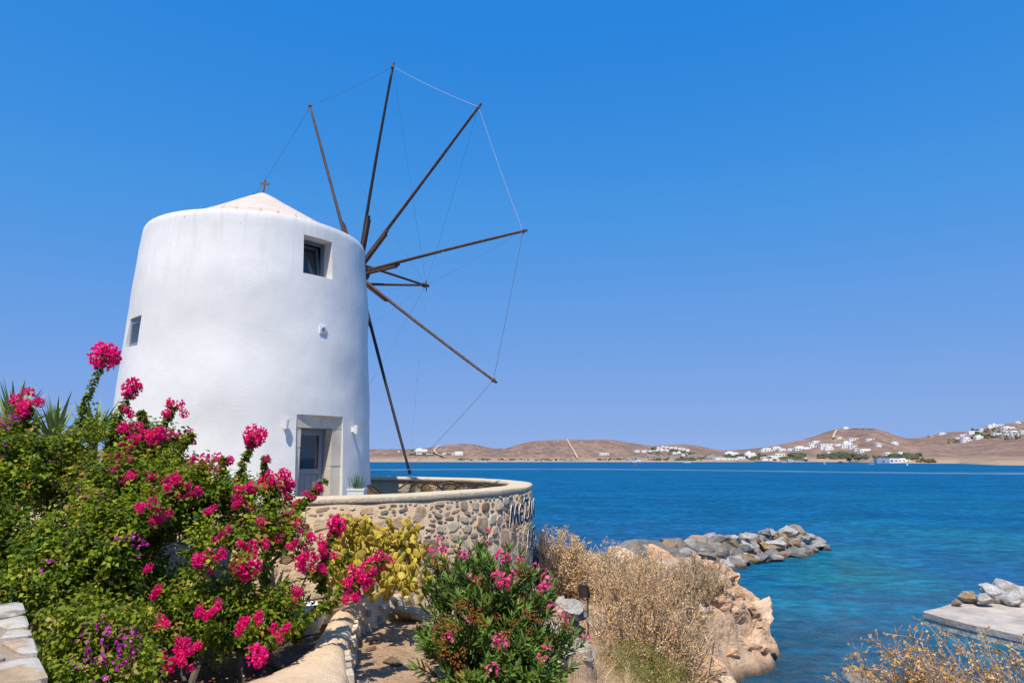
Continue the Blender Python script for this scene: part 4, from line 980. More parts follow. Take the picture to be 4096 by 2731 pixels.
for poly in voronoi(pts, (-.5, -.03, LW + .03, 1.2), .045):
    if poly is None or np.ptp(poly[:, 0]) < .06: continue
    me, c = stone_mesh(poly, rng.uniform(.008, .022), .08, .25); o = child('stone', me, M['wash_stone'], nl_, None, matrix=frame(wpt(c[0], c[1], WT - .03), (*dv, 0), (*nv_, 0), (0, 0, 1)))
    o.color = (*[x * rng.uniform(.8, 1.1) for x in ((.34, .29, .24), (.46, .35, .25), (.26, .23, .21))[rng.integers(3)]], 1)
pts = poisson((-.5, 4.9, LW, WT - .06), 36, 1.2, 32)
for poly in voronoi(pts, (-.5, 4.9, LW, WT - .06), .05):
    if poly is None or np.ptp(poly[:, 0]) < .06: continue
    me, c = stone_mesh(poly, rng.uniform(.02, .04), .05); o = child('stone', me, M['wash_stone'], nl_, None, matrix=frame(wpt(c[0], 0.0, c[1]), (*dv, 0), (0, 0, 1), (-nv_[0], -nv_[1], 0))); o.color = (.4, .35, .3, 1)

# ================================================================== whitewashed rubble steps beside the oleander
rs = thing('rubble_steps', (.75, 9.2, 4.6), 'broken rubble wall ends with cream plaster caps stepping down beside the oleander', 'stone wall')
def cap(pix, z, thick):
    ring = np.array([G4(x, y, z)[:2] for x, y in pix]); ring = cat_rom([*ring], 4, True); mb = MB(); n = len(ring); c = ring.mean(0)
    lev = [(.86, z - thick), (.86, z - .06), (.80, z - .045), (.6, z - .04)]; V = []; F = []
    for k_, (s_, zz_) in enumerate(lev):
        for q in ring: V.append((*(c + (q - c) * s_), zz_ + vnoise(np.array([[q[0] * 5, q[1] * 5, k_]]), 5)[0] * .02))
    V.append((*c, z + .015))
    for k_ in range(3):
        for i in range(n): F.append((k_ * n + i, k_ * n + (i + 1) % n, k_ * n + n + (i + 1) % n, k_ * n + n + i))
    for i in range(n): F.append((3 * n + i, 3 * n + (i + 1) % n, 4 * n))
    return mb.add(V, F).obj('plaster_bed', M['coping2'], rs, False), ring
M['coping2'] = mortarmat('cream_cap', (.60, .49, .35), (.50, .39, .26))
c1, r1 = cap(((2190, 2400), (2235, 2380), (2300, 2382), (2320, 2402), (2285, 2425), (2200, 2430)), 5.12, .12)
c2, r2 = cap(((2180, 2560), (2240, 2538), (2330, 2560), (2375, 2590), (2300, 2612), (2180, 2615)), 4.78, .10)
c3, r3 = cap(((2170, 2470), (2240, 2462), (2270, 2490), (2230, 2520), (2170, 2525)), 4.95, .10)
for q, (zlo, zhi, nst) in zip((r1, r2, r3), ((4.55, 5.0, 16), (4.2, 4.69, 18), (4.4, 4.85, 12))):
    c = q.mean(0); mb = MB(); nq = len(q); mb.add([(*(c + (a - c) * .97), zlo - .4) for a in q] + [(*(c + (a - c) * .93), zhi + .07) for a in q], [(k, (k + 1) % nq, nq + (k + 1) % nq, nq + k) for k in range(nq)]); mb.obj('mortar_core', M['mortar'], rs)
    for k in range(nst):
        a = q[(k * 5 + int(rng.integers(3))) % nq]; s = rng.uniform(.14, .27); rock_at('stone', (*(c + (a - c) * .88), rng.uniform(zlo, zhi - .05)), (s * 1.2, s, s * .8), 6000 + k + int(zhi * 100), rs, np.array([(.62, .52, .42), (.58, .45, .32), (.68, .62, .55), (.5, .38, .27)][k % 4]))
for k, (ring_, zc) in enumerate(((r1, 5.12), (r2, 4.78), (r3, 4.95))):
    c = ring_.mean(0); wx, wy = np.ptp(ring_[:, 0]), np.ptp(ring_[:, 1])
    for j in range(3):
        o = bpy.data.objects.new('cap_stone', JAG[(k * 2 + j) % 6]); COL.objects.link(o); o.parent = rs; o.matrix_parent_inverse = Matrix.Translation(-Vector(rs.location)); q = c + np.array([(-.24 + .24 * j) * wx, rng.uniform(-.12, .12) * wy])
        o.location = (float(q[0]), float(q[1]), zc - .07 + rng.uniform(-.015, .015)); o.scale = (wx * .36, wy * .62, .11); o.rotation_euler = (rng.uniform(-.08, .08), rng.uniform(-.08, .08), rng.uniform(-.5, .5)); o.color = (*[x * rng.uniform(.92, 1.0) for x in (.84, .74, .60)], 1)
# loose stones on the path
for k, (x4, y4, s, lab) in enumerate(((1575, 2638, .2, 'flat tan slab lying on the sandy path'), (1480, 2605, .12, 'small brown stone by the foot of the low wall'), (1500, 2580, .16, 'pale flat stone against the low wall'), (1680, 2492, .55, 'large smooth beige boulder between low wall and oleander'))):
    p = G4(x4, y4, 4.82); o = rock_at('loose_stone', (p[0], p[1], gz(p[0], p[1]) + s * .08), (s * 1.6, s, s * .45), 7000 + k, None, (.56, .39, .26) if k != 3 else (.85, .68, .50)); tag(o, lab, 'stone')
pst = MB()
for k in range(420):
    x, y = rng.uniform(-1.8, .6), rng.uniform(6.4, 10.2)
    if in_poly(np.array([[x, y]]), bed)[0]: continue
    s = rng.uniform(.008, .03); Vr, Fr = (np.array([(1, 0, 0), (-1, 0, 0), (0, 1, 0), (0, -1, 0), (0, 0, .7), (0, 0, -.7)]) * rng.uniform(.6, 1.3, (6, 1)), [(0, 2, 4), (2, 1, 4), (1, 3, 4), (3, 0, 4)])
    pst.add(Vr * s + [x, y, gz(x, y) + s * .2], Fr)
stuff(tag(pst.obj('path_gravel', M['ground']), 'loose gravel scattered over the sandy path', 'gravel'))

# ================================================================== PLANTS
def unit(v): return v / (np.linalg.norm(v, axis=-1, keepdims=True) + 1e-9)
def leaf_arrays(base, dirs, nrm, length, width, fold=.25, droop=.0):
    """n folded leaves (base, left, tip, right) -> verts, tris"""
    n = len(base); side = unit(np.cross(dirs, nrm)); up = unit(np.cross(side, dirs))
    L = np.asarray(length).reshape(-1, 1); Wd = np.asarray(width).reshape(-1, 1)
    b0 = base; mid = base + dirs * L * .42; tip = base + dirs * L - up * L * droop
    l = mid - side * Wd * .5 + up * Wd * fold; r = mid + side * Wd * .5 + up * Wd * fold; cm = mid - up * L * droop * .2
    V = np.stack([b0, r, tip, l, cm], 1).reshape(-1, 3); o = (np.arange(n) * 5)[:, None]
    Fa = np.concatenate([o + [0, 1, 4], o + [1, 2, 4], o + [4, 2, 3], o + [0, 4, 3]], 0); return V, Fa
def blade_arrays(base, dirs, nrm, length, width, bend=.1):
    """long narrow leaves: base, two mid points, tip"""
    n = len(base); side = unit(np.cross(dirs, nrm)); up = unit(np.cross(side, dirs)); L = np.asarray(length).reshape(-1, 1); Wd = np.asarray(width).reshape(-1, 1)
    m1 = base + dirs * L * .35 + up * L * bend * .05; m2 = base + dirs * L * .7 - up * L * bend * .1; tip = base + dirs * L - up * L * bend * .45
    V = np.stack([base, m1 - side * Wd * .5, m1 + side * Wd * .5, m2 - side * Wd * .42, m2 + side * Wd * .42, tip], 1).reshape(-1, 3); o = (np.arange(n) * 6)[:, None]
    return V, np.concatenate([o + [0, 2, 1], o + [1, 2, 4], o + [1, 4, 3], o + [3, 4, 5]], 0)
def pal(cols, n, jit=.2, p=None):
    c = np.array(cols)[rng.choice(len(cols), n, p=p)]; return np.clip(c * rng.uniform(1 - jit, 1 + jit, (n, 1)), 0, 1)
def rand_unit(n): return unit(rng.normal(size=(n, 3)))
def sprigs(pos, d, nleaf, slen, llen, lwid, cols, p=None, fold=.22):
    """twig-like sprays of leaves; returns verts, faces, colours"""
    S = len(pos); k = np.tile(np.arange(nleaf), S); s = np.repeat(np.arange(S), nleaf)
    ax = d[s]; ref = rand_unit(S)[s]; e1 = unit(np.cross(ax, ref)); e2 = np.cross(ax, e1); g = k * 2.4 + rng.uniform(0, .8, len(k))
    radial = e1 * np.cos(g)[:, None] + e2 * np.sin(g)[:, None]
    sl = slen * rng.uniform(.6, 1.3, S)[s]
    base = pos[s] + ax * ((k + .5) / nleaf * sl)[:, None] + radial * .01
    ld = unit(radial + ax * rng.uniform(.1, .7, (len(k), 1)) + [0, 0, -.1] + rng.normal(0, .25, (len(k), 3)))
    nr = unit(rng.normal(0, .55, (len(k), 3)) + np.array([0, 0, .8]) + ax * .5)
    V, Fa = leaf_arrays(base, ld, nr, llen * rng.uniform(.6, 1.25, len(k)), lwid * rng.uniform(.6, 1.2, len(k)), fold, .12)
    tint = pal(cols, S, .22, p)[s] * rng.uniform(.8, 1.2, (len(k), 1)); return V, Fa, np.repeat(np.clip(tint, 0, 1), 5, 0)
def merge(parts):
    Vs, Fs, Cs = [], [], []; o = 0
    for V, Fa, C in parts: Vs.append(V); Fs.append(Fa + o); Cs.append(C); o += len(V)
    return np.concatenate(Vs), np.concatenate(Fs), np.concatenate(Cs)
def blob_points(blobs, n, shell=.55, seed=0, gap=.0, gs=2.2):
    """points in a union of ellipsoids, mostly near the outside, with noise gaps; returns points, outward directions"""
    r = np.random.default_rng(seed); bl = np.array(blobs, float); w_ = bl[:, 3] ** 2; w_ /= w_.sum()
    P, O = [], []; tot = 0
    while tot < n:
        i = r.choice(len(bl), n, p=w_); u = unit(r.normal(size=(n, 3))); rad = (1 - shell * r.random(n) ** 1.5) * r.uniform(.86, 1.10, n)
        q = bl[i, :3] + u * (bl[i, 3] * rad)[:, None] * [1, 1, .9]
        keep = np.ones(n, bool)
        for b_ in bl: keep &= ~((np.linalg.norm((q - b_[:3]) / [1, 1, .9], axis=1) < b_[3] * (1 - shell * 1.05)))
        if gap > -1: keep &= fbm(q * gs, 3, seed + 5) > gap
        q = q[keep]; P.append(q); O.append(u[keep]); tot += len(q)
    return np.concatenate(P)[:n], np.concatenate(O)[:n]

# ------------------------------------------------------------------ bougainvillea
GREENS = [(.165, .235, .016), (.11, .17, .016), (.24, .30, .020), (.07, .115, .016), (.33, .36, .03), (.36, .32, .04), (.40, .25, .05), (.52, .36, .11)]
GP = [.22, .22, .18, .19, .10, .05, .02, .02]
MAG = [(.88, .010, .23), (.92, .018, .32), (.82, .006, .16), (.95, .035, .42), (.76, .006, .22)]
PUR = [(.52, .03, .46), (.60, .05, .52), (.46, .015, .36), (.66, .10, .48)]
def bracts(nb, rad, size, cols, seed, shape=(1, 1, 1)):
    r = np.random.default_rng(seed); u = unit(r.normal(size=(nb, 3))); q = u * (rad * (1 - .55 * r.random(nb) ** 2))[:, None] * np.array(shape)
    parts = []; ax = unit(u + r.normal(0, .45, (nb, 3)) + [0, 0, .15]); e1 = unit(np.cross(ax, unit(r.normal(size=(nb, 3))))); e2 = np.cross(ax, e1)
    col = np.array(cols)[r.integers(0, len(cols), nb)] * r.uniform(.8, 1.15, (nb, 1))
    for k in range(3):
        g = k * 2.094; d = unit((e1 * math.cos(g) + e2 * math.sin(g)) + ax * .75); V, Fa = leaf_arrays(q, d, ax, size * r.uniform(.8, 1.2, nb), size * .85 * r.uniform(.8, 1.2, nb), .16, -.12)
        parts.append((V, Fa, np.repeat(col * r.uniform(.9, 1.1, (nb, 1)), 5, 0)))
    qs = q + ax * size * .75; V, Fa = leaf_arrays(qs[::3], unit(e1[::3]), ax[::3], np.full(len(qs[::3]), size * .25), np.full(len(qs[::3]), size * .25), 0, 0)
    parts.append((V, Fa, np.full((len(V), 3), .75)))
    return merge(parts)
CL = {}
def cluster_mesh(key, nb, rad, size, cols, seed, shape=(1, 1, 1)):
    V, Fa, C = bracts(nb, rad, size, cols, seed, shape); me = mk_mesh('flower_cluster', V, Fa, np.clip(C, 0, 1)); me.materials.append(M['bract']); CL[key] = me
for k in range(3):
    cluster_mesh(('L', k), 210, .135, .036, MAG, 300 + k); cluster_mesh(('M', k), 90, .095, .036, MAG, 310 + k, (1.1, 1, .85)); cluster_mesh(('S', k), 30, .06, .034, MAG, 320 + k, (1.25, 1, .8)); cluster_mesh(('P', k), 5, .065, .034, PUR, 330 + k, (1.3, 1, 1))
def put_cluster(root, p, rad, kind=None, k=0, stretch=None, rot=None):
    if kind is None: kind = 'L' if rad > .115 else 'M' if rad > .075 else 'S'
    base = {'L': .135, 'M': .10, 'S': .07, 'P': .06}[kind]; o = bpy.data.objects.new('flower_cluster', CL[(kind, k % 3)]); COL.objects.link(o); o.parent = root; o.matrix_parent_inverse = Matrix.Translation(-Vector(root.location))
    o.location = tuple(map(float, p)); s = rad / base; o.scale = (s, s, s) if stretch is None else (s * stretch[0], s * stretch[1], s * stretch[2])
    o.rotation_euler = (rng.uniform(0, 6), rng.uniform(0, 6), rng.uniform(0, 6)) if rot is None else rot
    if kind in 'PS': o['kind'] = 'stuff'
    return o
def front_depth(blobs, x, y, d_, back=.04):
    r_ = ray4(x * KD, y * KD); r_ = r_ / r_[1]; best = d_
    for b_ in blobs:
        c = np.array(b_[:3]) - [0, 0, CAMZ]; rd = b_[3] * .97; A_2 = r_ @ r_; B_2 = r_ @ c; dd = B_2 * B_2 - A_2 * (c @ c - rd * rd)
        if dd > 0: best = min(best, (B_2 - math.sqrt(dd)) / A_2)
    return best - back
def shoot(wood, parts, pts, lean, nl, llen=.055, lwid=.042, cols=GREENS, p=GP):
    c = cat_rom(pts, 8); wood.tube(c, np.linspace(.011, .004, len(c)), 5); L = len(c)
    for i in range(2, L):
        d = unit(c[min(i + 1, L - 1)] - c[i - 1]); k = nl
        q = c[i] + (c[i] - c[i - 1]) * rng.random((k, 1)); rd = unit(np.cross(d, rand_unit(k))); ld = unit(rd + d * .2 + [0, 0, -.35]); nr = unit(rd * .6 + [0, 0, .6] + rng.normal(0, .4, (k, 3)))
        V, Fa = leaf_arrays(q, ld, nr, llen * rng.uniform(.7, 1.3, k), lwid * rng.uniform(.7, 1.2, k), .25, .15); parts.append((V, Fa, np.repeat(pal(cols, k, .25, p), 5, 0)))
# main magenta bush ---------------------------------------------------
bg_ = thing('bougainvillea_bush', (-3.6, 7.2, GARDEN), 'large bougainvillea with magenta red flower heads in front of the windmill', 'bush')
BL_M = [(*PD(x, y, d), r_) for x, y, d, r_ in (
    (40, 1050, 7.4, .46), (120, 1050, 7.5, .42), (60, 1110, 7.2, .5), (190, 1055, 7.6, .44), (10, 1090, 7.3, .45), (270, 1065, 7.8, .44), (350, 1060, 7.8, .36), (60, 1190, 7.0, .55), (190, 1180, 7.1, .55), (310, 1160, 7.2, .50), (410, 1160, 7.3, .40),
    (500, 1190, 7.4, .36), (580, 1180, 7.4, .33), (640, 1190, 7.5, .26), (90, 1290, 6.6, .50), (220, 1290, 6.6, .52), (340, 1270, 6.7, .52), (450, 1270, 6.8, .48), (560, 1270, 6.9, .42), (660, 1260, 7.1, .34),
    (720, 1290, 7.3, .22), (320, 1370, 6.75, .36), (430, 1370, 6.85, .37), (540, 1370, 6.9, .34), (630, 1350, 7.0, .25), (400, 1440, 6.5, .24), (500, 1440, 6.6, .25), (590, 1430, 6.65, .18), (640, 1420, 6.7, .15), (230, 1360, 6.6, .33), (130, 1350, 6.2, .38), (50, 1330, 6.4, .36))]
parts = []; wood = MB()
pos, out = blob_points(BL_M, 7600, .55, 11, -.05, 2.2)
d = unit(out * .7 + rand_unit(len(pos)) * .6 + [0, 0, .45]); parts.append(sprigs(pos, d, 9, .20, .056, .040, GREENS, GP))
# autumn-dry patches
pd_ = pos[fbm(pos * 1.9, 3, 91) > .28][:300]; parts.append(sprigs(pd_ + rand_unit(len(pd_)) * .05, rand_unit(len(pd_)), 5, .15, .055, .042, [(.34, .20, .06), (.28, .15, .05), (.42, .30, .12)]))
HEADS = [  # x, y (2352-wide frame), depth, radius in frame px, shoot start (x, y)
    (241, 818, 7.6, 33, (175, 1010)), (303, 893, 7.6, 24, (250, 1040)), (68, 940, 7.3, 28, (60, 1060)), (78, 918, 7.3, 20, None), (396, 938, 7.7, 22, (350, 1060)), (290, 945, 7.6, 17, None), (300, 992, 7.5, 24, None), (345, 990, 7.5, 24, None),
    (437, 1003, 7.7, 12, (390, 1080)), (395, 1000, 7.7, 13, None), (586, 1000, 7.6, 26, (545, 1140)), (570, 1018, 7.6, 13, None), (516, 1054, 7.6, 18, (520, 1150)), (610, 1052, 7.5, 14, (615, 1150)), (283, 1044, 7.3, 17, None), (286, 1058, 7.3, 15, None), (296, 1092, 7.2, 20, None),
    (463, 1082, 7.5, 26, (480, 1170)), (482, 1078, 7.5, 16, None), (365, 1118, 7.2, 25, None), (395, 1112, 7.2, 20, None), (430, 1128, 7.2, 16, None), (628, 1108, 7.4, 30, (630, 1200)), (600, 1112, 7.4, 22, None), (575, 1125, 7.4, 22, None), (545, 1150, 7.3, 20, None), (342, 1172, 6.9, 22, None), (360, 1178, 6.9, 20, None),
    (738, 1115, 7.4, 10, None), (722, 1128, 7.4, 13, (650, 1230)), (706, 1142, 7.4, 13, None), (690, 1160, 7.4, 15, None), (672, 1178, 7.4, 15, None), (655, 1185, 7.4, 17, None), (512, 1213, 7.0, 14, None), (480, 1170, 7.2, 12, None), (774, 1203, 7.3, 22, (740, 1330)), (770, 1225, 7.3, 17, None), (690, 1215, 7.2, 19, None), (705, 1240, 7.2, 21, None), (740, 1250, 7.2, 18, None), (755, 1270, 7.2, 14, None),
    (665, 1250, 7.1, 15, None), (690, 1280, 7.1, 25, None), (715, 1290, 7.1, 20, None), (735, 1305, 7.1, 14, None), (640, 1240, 7.0, 12, None), (560, 1253, 6.9, 14, None), (585, 1262, 6.9, 12, None), (605, 1255, 6.9, 10, None), (480, 1292, 6.5, 24, None), (568, 1303, 6.6, 28, None), (545, 1305, 6.6, 14, None),
    (362, 1360, 6.2, 16, None), (880, 1285, 7.2, 16, (690, 1440)), (862, 1300, 7.2, 22, None), (842, 1312, 7.2, 24, None), (825, 1328, 7.1, 24, None), (810, 1345, 7.1, 20, None), (850, 1335, 7.1, 16, None), (795, 1372, 7.0, 14, None), (815, 1372, 7.0, 13, None), (683, 1357, 6.8, 11, None), (678, 1370, 6.8, 10, None),
    (470, 1408, 6.2, 12, None), (490, 1398, 6.2, 14, None), (455, 1412, 6.2, 9, None), (545, 1440, 6.2, 12, None), (560, 1425, 6.2, 12, None), (585, 1418, 6.2, 13, None), (355, 1435, 6.0, 15, None), (375, 1430, 6.0, 10, None), (640, 1452, 6.4, 16, None), (655, 1440, 6.4, 10, None), (591, 1505, 6.2, 25, None), (415, 1480, 5.9, 16, None), (440, 1475, 5.9, 15, None), (400, 1510, 5.8, 20, None), (425, 1522, 5.8, 16, None), (385, 1525, 5.8, 12, None), (420, 1500, 5.85, 14, None),
    (255, 1050, 7.4, 7, None), (270, 1075, 7.4, 6, None), (340, 1310, 6.6, 9, None), (600, 1200, 7.2, 10, None), (660, 1145, 7.4, 9, None), (445, 1135, 7.3, 14, None), (500, 1240, 7.0, 8, None)]
for i, (x, y, d_, r_, st) in enumerate(HEADS):
    d_ = front_depth(BL_M, x, y, d_); p = PD(x, y, d_); rm = r_ * d_ / 1569
    if (x, y) in ((241, 818), (568, 1303), (591, 1505), (303, 893), (774, 1203), (586, 1000)): put_cluster(bg_, p, rm * .92, None, i)
    else:
        nsub = 2 + int(r_ / 6)
        for q_ in range(nsub):
            off = np.clip(rng.normal(0, .55, 3), -1, 1) * rm * 1.05; put_cluster(bg_, p + off, max(rm * rng.uniform(.34, .56), .032), 'S' if rng.random() < .75 else 'M', i + q_)
    if st is not None:
        a = PD(st[0], st[1], d_ - .1); m1 = a * .55 + p * .45 + np.array([-.03, 0, .02]); shoot(wood, parts, [a - [0, 0, .15], a, m1, p], 0, 15, .062, .05)
# drooping leafy branch at the right with its flower head
shoot(wood, parts, [PD(560, 1490, 6.4), PD(640, 1460, 6.5), PD(720, 1410, 6.8), PD(790, 1365, 7.0), PD(850, 1320, 7.1)], 0, 16, .06, .048)
shoot(wood, parts, [PD(600, 1300, 6.8), PD(640, 1240, 7.1), PD(690, 1170, 7.3), PD(745, 1105, 7.4)], 0, 9)
shoot(wood, parts, [PD(330, 1100, 7.3), PD(390, 1040, 7.4), PD(440, 1000, 7.6)], 0, 12); shoot(wood, parts, [PD(320, 1060, 7.5), PD(330, 980, 7.6), PD(325, 945, 7.6)], 0, 10)
shoot(wood, parts, [PD(690, 1330, 7.0), PD(760, 1310, 7.1), PD(800, 1270, 7.2)], 0, 9)
for k in range(26):
    b_ = BL_M[int(rng.integers(len(BL_M)))]; a = np.array(b_[:3]); o_ = unit(rng.normal(size=3) + [0, -.4, .9]); shoot(wood, parts, [a + o_ * b_[3] * .5, a + o_ * b_[3] * .95, a + o_ * b_[3] * 1.25 + rng.normal(0, .05, 3)], 0, 6)
# stems from the ground
for x, y, d_ in ((690, 1490, 6.7), (560, 1500, 6.6), (600, 1480, 6.9), (480, 1510, 6.3), (430, 1530, 6.2), (330, 1540, 6.4), (250, 1500, 6.6), (680, 1480, 6.9)):
    g = PD(x, y, d_); g[2] = GARDEN - .05; tgt = np.array(BL_M[int(rng.integers(12, 27))][:3]); mid = g * .5 + tgt * .5 + rng.normal(0, .12, 3); wood.tube(cat_rom([g, mid, tgt], 6), np.linspace(.035, .015, 13), 6)
for k in range(40):
    a = np.array(BL_M[int(rng.integers(len(BL_M)))][:3]); c = np.array(BL_M[int(rng.integers(len(BL_M)))][:3])
    if np.linalg.norm(a - c) < 1.3: wood.tube([a, (a + c) / 2 + rng.normal(0, .1, 3), c], [.012, .01, .006], 5)
V, Fa, C = merge(parts); fo = link('foliage', mk_mesh('foliage', V, Fa, C), M['leaf'], bg_); stuff(fo); stuff(wood.obj('stem', M['bark'], bg_))
# bare dry twig sticking out
tw_ = MB()
for base, tip in (((385, 1090), (440, 985)), ((380, 1075), (425, 1040)), ((395, 1100), (432, 1055))):
    a, b_ = PD(*base, 7.6), PD(*tip, 7.6); c = cat_rom([a, (a + b_) / 2 + [.02, 0, -.02], b_], 6); tw_.tube(c, np.linspace(.006, .002, 13), 4)
    for k in range(3, 13, 2): tw_.tube([c[k], c[k] + rng.normal(0, .04, 3) + [.02, 0, .04]], [.003, .001], 3)
tw_.obj('dry_twig', M['bark'], bg_)
# purple bush in the lower left --------------------------------------
pb = thing('bougainvillea_bush', (-3.3, 5.2, GARDEN), 'smaller bougainvillea with yellow green leaves and purple bracts by the flagstone wall', 'bush')
BL_P = [(*PD(x, y, d), r_) for x, y, d, r_ in ((190, 1450, 5.3, .22), (250, 1440, 5.3, .20), (215, 1510, 5.1, .25), (270, 1500, 5.2, .20), (150, 1540, 5.0, .18), (250, 1560, 5.0, .24), (180, 1590, 4.9, .25), (285, 1450, 5.3, .12))]
PG = [(.21, .28, .022), (.27, .32, .03), (.15, .21, .02), (.34, .33, .05), (.48, .34, .12), (.12, .16, .02)]
pos, out = blob_points(BL_P, 900, .6, 23, -.2, 3.0); parts = [sprigs(pos, unit(out + rand_unit(len(pos)) * .5 + [0, 0, .4]), 8, .15, .046, .034, PG, [.3, .25, .2, .1, .07, .08])]; wood = MB()
for b_ in BL_P: g = np.array([-3.3, 5.25, GARDEN]); wood.tube(cat_rom([g, (g + b_[:3]) / 2 + rng.normal(0, .05, 3), np.array(b_[:3])], 5), np.linspace(.02, .006, 11), 5)
V, Fa, C = merge(parts); stuff(link('foliage', mk_mesh('foliage', V, Fa, C), M['leaf'], pb)); stuff(wood.obj('stem', M['bark'], pb))
for i, (x, y, r_) in enumerate(((195, 1440, 12), (212, 1432, 10), (230, 1428, 10), (260, 1450, 16), (292, 1445, 14), (300, 1460, 16), (285, 1475, 16), (305, 1480, 14), (248, 1470, 14), (205, 1492, 14), (222, 1500, 14), (262, 1502, 16), (290, 1505, 13), (275, 1515, 10), (245, 1560, 20), (170, 1520, 10), (182, 1528, 9), (235, 1515, 10), (310, 1500, 8), (190, 1470, 10))):
    put_cluster(pb, PD(x, y, front_depth(BL_P, x, y, 5.2, .02)), r_ * 5 / 1569 * .95, 'P', i)
for i, (x, y, d_) in enumerate(((303, 1232, 6.4), (310, 1238, 6.4), (250, 1140, 6.7), (233, 1180, 6.6), (235, 1145, 6.7), (216, 1138, 6.7), (195, 1132, 6.8), (265, 1235, 6.4), (165, 1250, 6.3), (160, 1275, 6.2), (105, 1300, 6.1), (325, 1262, 6.3), (15, 965, 7.0), (25, 958, 7.0), (5, 1030, 6.8), (10, 970, 7.0))):
    put_cluster(bg_, PD(x, y, front_depth(BL_M, x, y, d_)), .05 if i < 12 else .06, 'P', i)

# ------------------------------------------------------------------ yuccas
def sword(seed):
    r = np.random.default_rng(seed); n = 7; V = []; F = []; bend = r.uniform(.02, .22)
    for i in range(n):
        f = i / (n - 1); wd = .026 * (1 - f ** 1.6) * (.75 + .5 * min(1, f * 4)) + .0006; y = f; z = -bend * f * f
        V += [(-wd, y, z + wd * .35), (0, y, z), (wd, y, z + wd * .35)]
    for i in range(n - 1):
        for k in (0, 1): F.append((i * 3 + k, i * 3 + k + 1, i * 3 + 4 + k, i * 3 + 3 + k))
    return mk_mesh('leaf', V, F)
SW = [sword(k) for k in range(4)]
M['yucca'] = plain('yucca_leaf', (.25, .32, .10), (.18, .24, .08), 3, .45)
M['yucca_dry'] = plain('yucca_dry_leaf', (.30, .27, .10), (.2, .18, .07), 3, .6)
for me in SW: me.materials.append(M['yucca'])
def yucca(x, y, d_, ln, n, lab, seed):
    c = PD(x, y, d_); g = gz(c[0], c[1]) if not in_poly(np.array([c[:2]]), bed)[0] else GARDEN
    t = thing('yucca', (c[0], c[1], g), lab, 'yucca', 'yuccas behind the bougainvillea'); b = MB(); b.tube([(c[0], c[1], g - .05), (c[0] + .02, c[1], (g + c[2]) / 2), tuple(c)], [.07, .06, .055], 8); b.obj('trunk', M['bark'], t)
    r = np.random.default_rng(seed)
    for k in range(n):
        az = k * 2.4 + r.normal(0, .2); el = r.uniform(.15, 1.45); s = ln * r.uniform(.75, 1.1)
        o = bpy.data.objects.new('leaf', SW[k % 4]); COL.objects.link(o); o.parent = t; o.matrix_parent_inverse = Matrix.Translation(-Vector(t.location)); o.location = tuple(map(float, c + [0, 0, r.uniform(-.06, .04)])); o.rotation_euler = (el, 0, az); o.scale = (1.15, s, s)
yucca(30, 1000, 8.6, .74, 50, 'spiky green yucca at the left frame edge behind the bougainvillea', 1)
yucca(125, 1025, 8.8, .70, 48, 'spiky yucca under the small oval flower head, between the other two', 2)
yucca(215, 1015, 9.2, .66, 48, 'spiky yucca right below the tallest magenta flower head', 3)
yucca(462, 1150, 8.3, .42, 26, 'small upright yucca poking out of the flowers against the mill wall', 4)
yucca(570, 1180, 8.3, .34, 20, 'small yucca tips among the flowers left of the mill door', 5)

# ------------------------------------------------------------------ prickly pear
def pad_mesh(seed):
    V, F = ico(2); r = np.random.default_rng(seed); V = V * [.5, .09, .62]; V[:, 0] *= 1 - .18 * (V[:, 2] < 0) * (-V[:, 2] / .62); V[:, 2] += .60; V[:, 1] += .10 * (V[:, 2] - .6) ** 2 * r.choice([-1, 1]); return mk_mesh('pad', V, F)
PADS = [pad_mesh(k) for k in range(3)]
for me in PADS: me.materials.append(M['cactus']); me.polygons.foreach_set('use_smooth', [True] * len(me.polygons))
pc = thing('prickly_pear', (-1.9, 8.9, GARDEN), 'sprawling yellow green prickly pear cactus against the terrace wall', 'cactus')
r = np.random.default_rng(8); npad = 0
ENV = [PD(x, y, d_)[[0, 1, 2]].tolist() + [rr] for x, y, d_, rr in ((800, 1260, 8.5, .42), (850, 1240, 8.8, .45), (790, 1210, 8.8, .25), (900, 1270, 8.9, .40), (930, 1230, 9.1, .2), (860, 1310, 8.3, .42), (930, 1310, 8.6, .38), (980, 1290, 8.9, .22), (900, 1330, 8.3, .3), (780, 1310, 8.3, .3))]
def in_env(q): return any(np.linalg.norm(q - np.array(e[:3])) < e[3] for e in ENV)
queue = []
for k in range(180):
    e = ENV[int(r.integers(len(ENV)))]; q = np.array(e[:3]) + r.normal(0, .16, 3) - [0, 0, .25]; q[2] = max(q[2], GARDEN); queue.append((q, r.uniform(0, 6.28), r.uniform(-.5, .5), r.uniform(-.5, .5), 0))
more_pads = MB(); more_cols = []
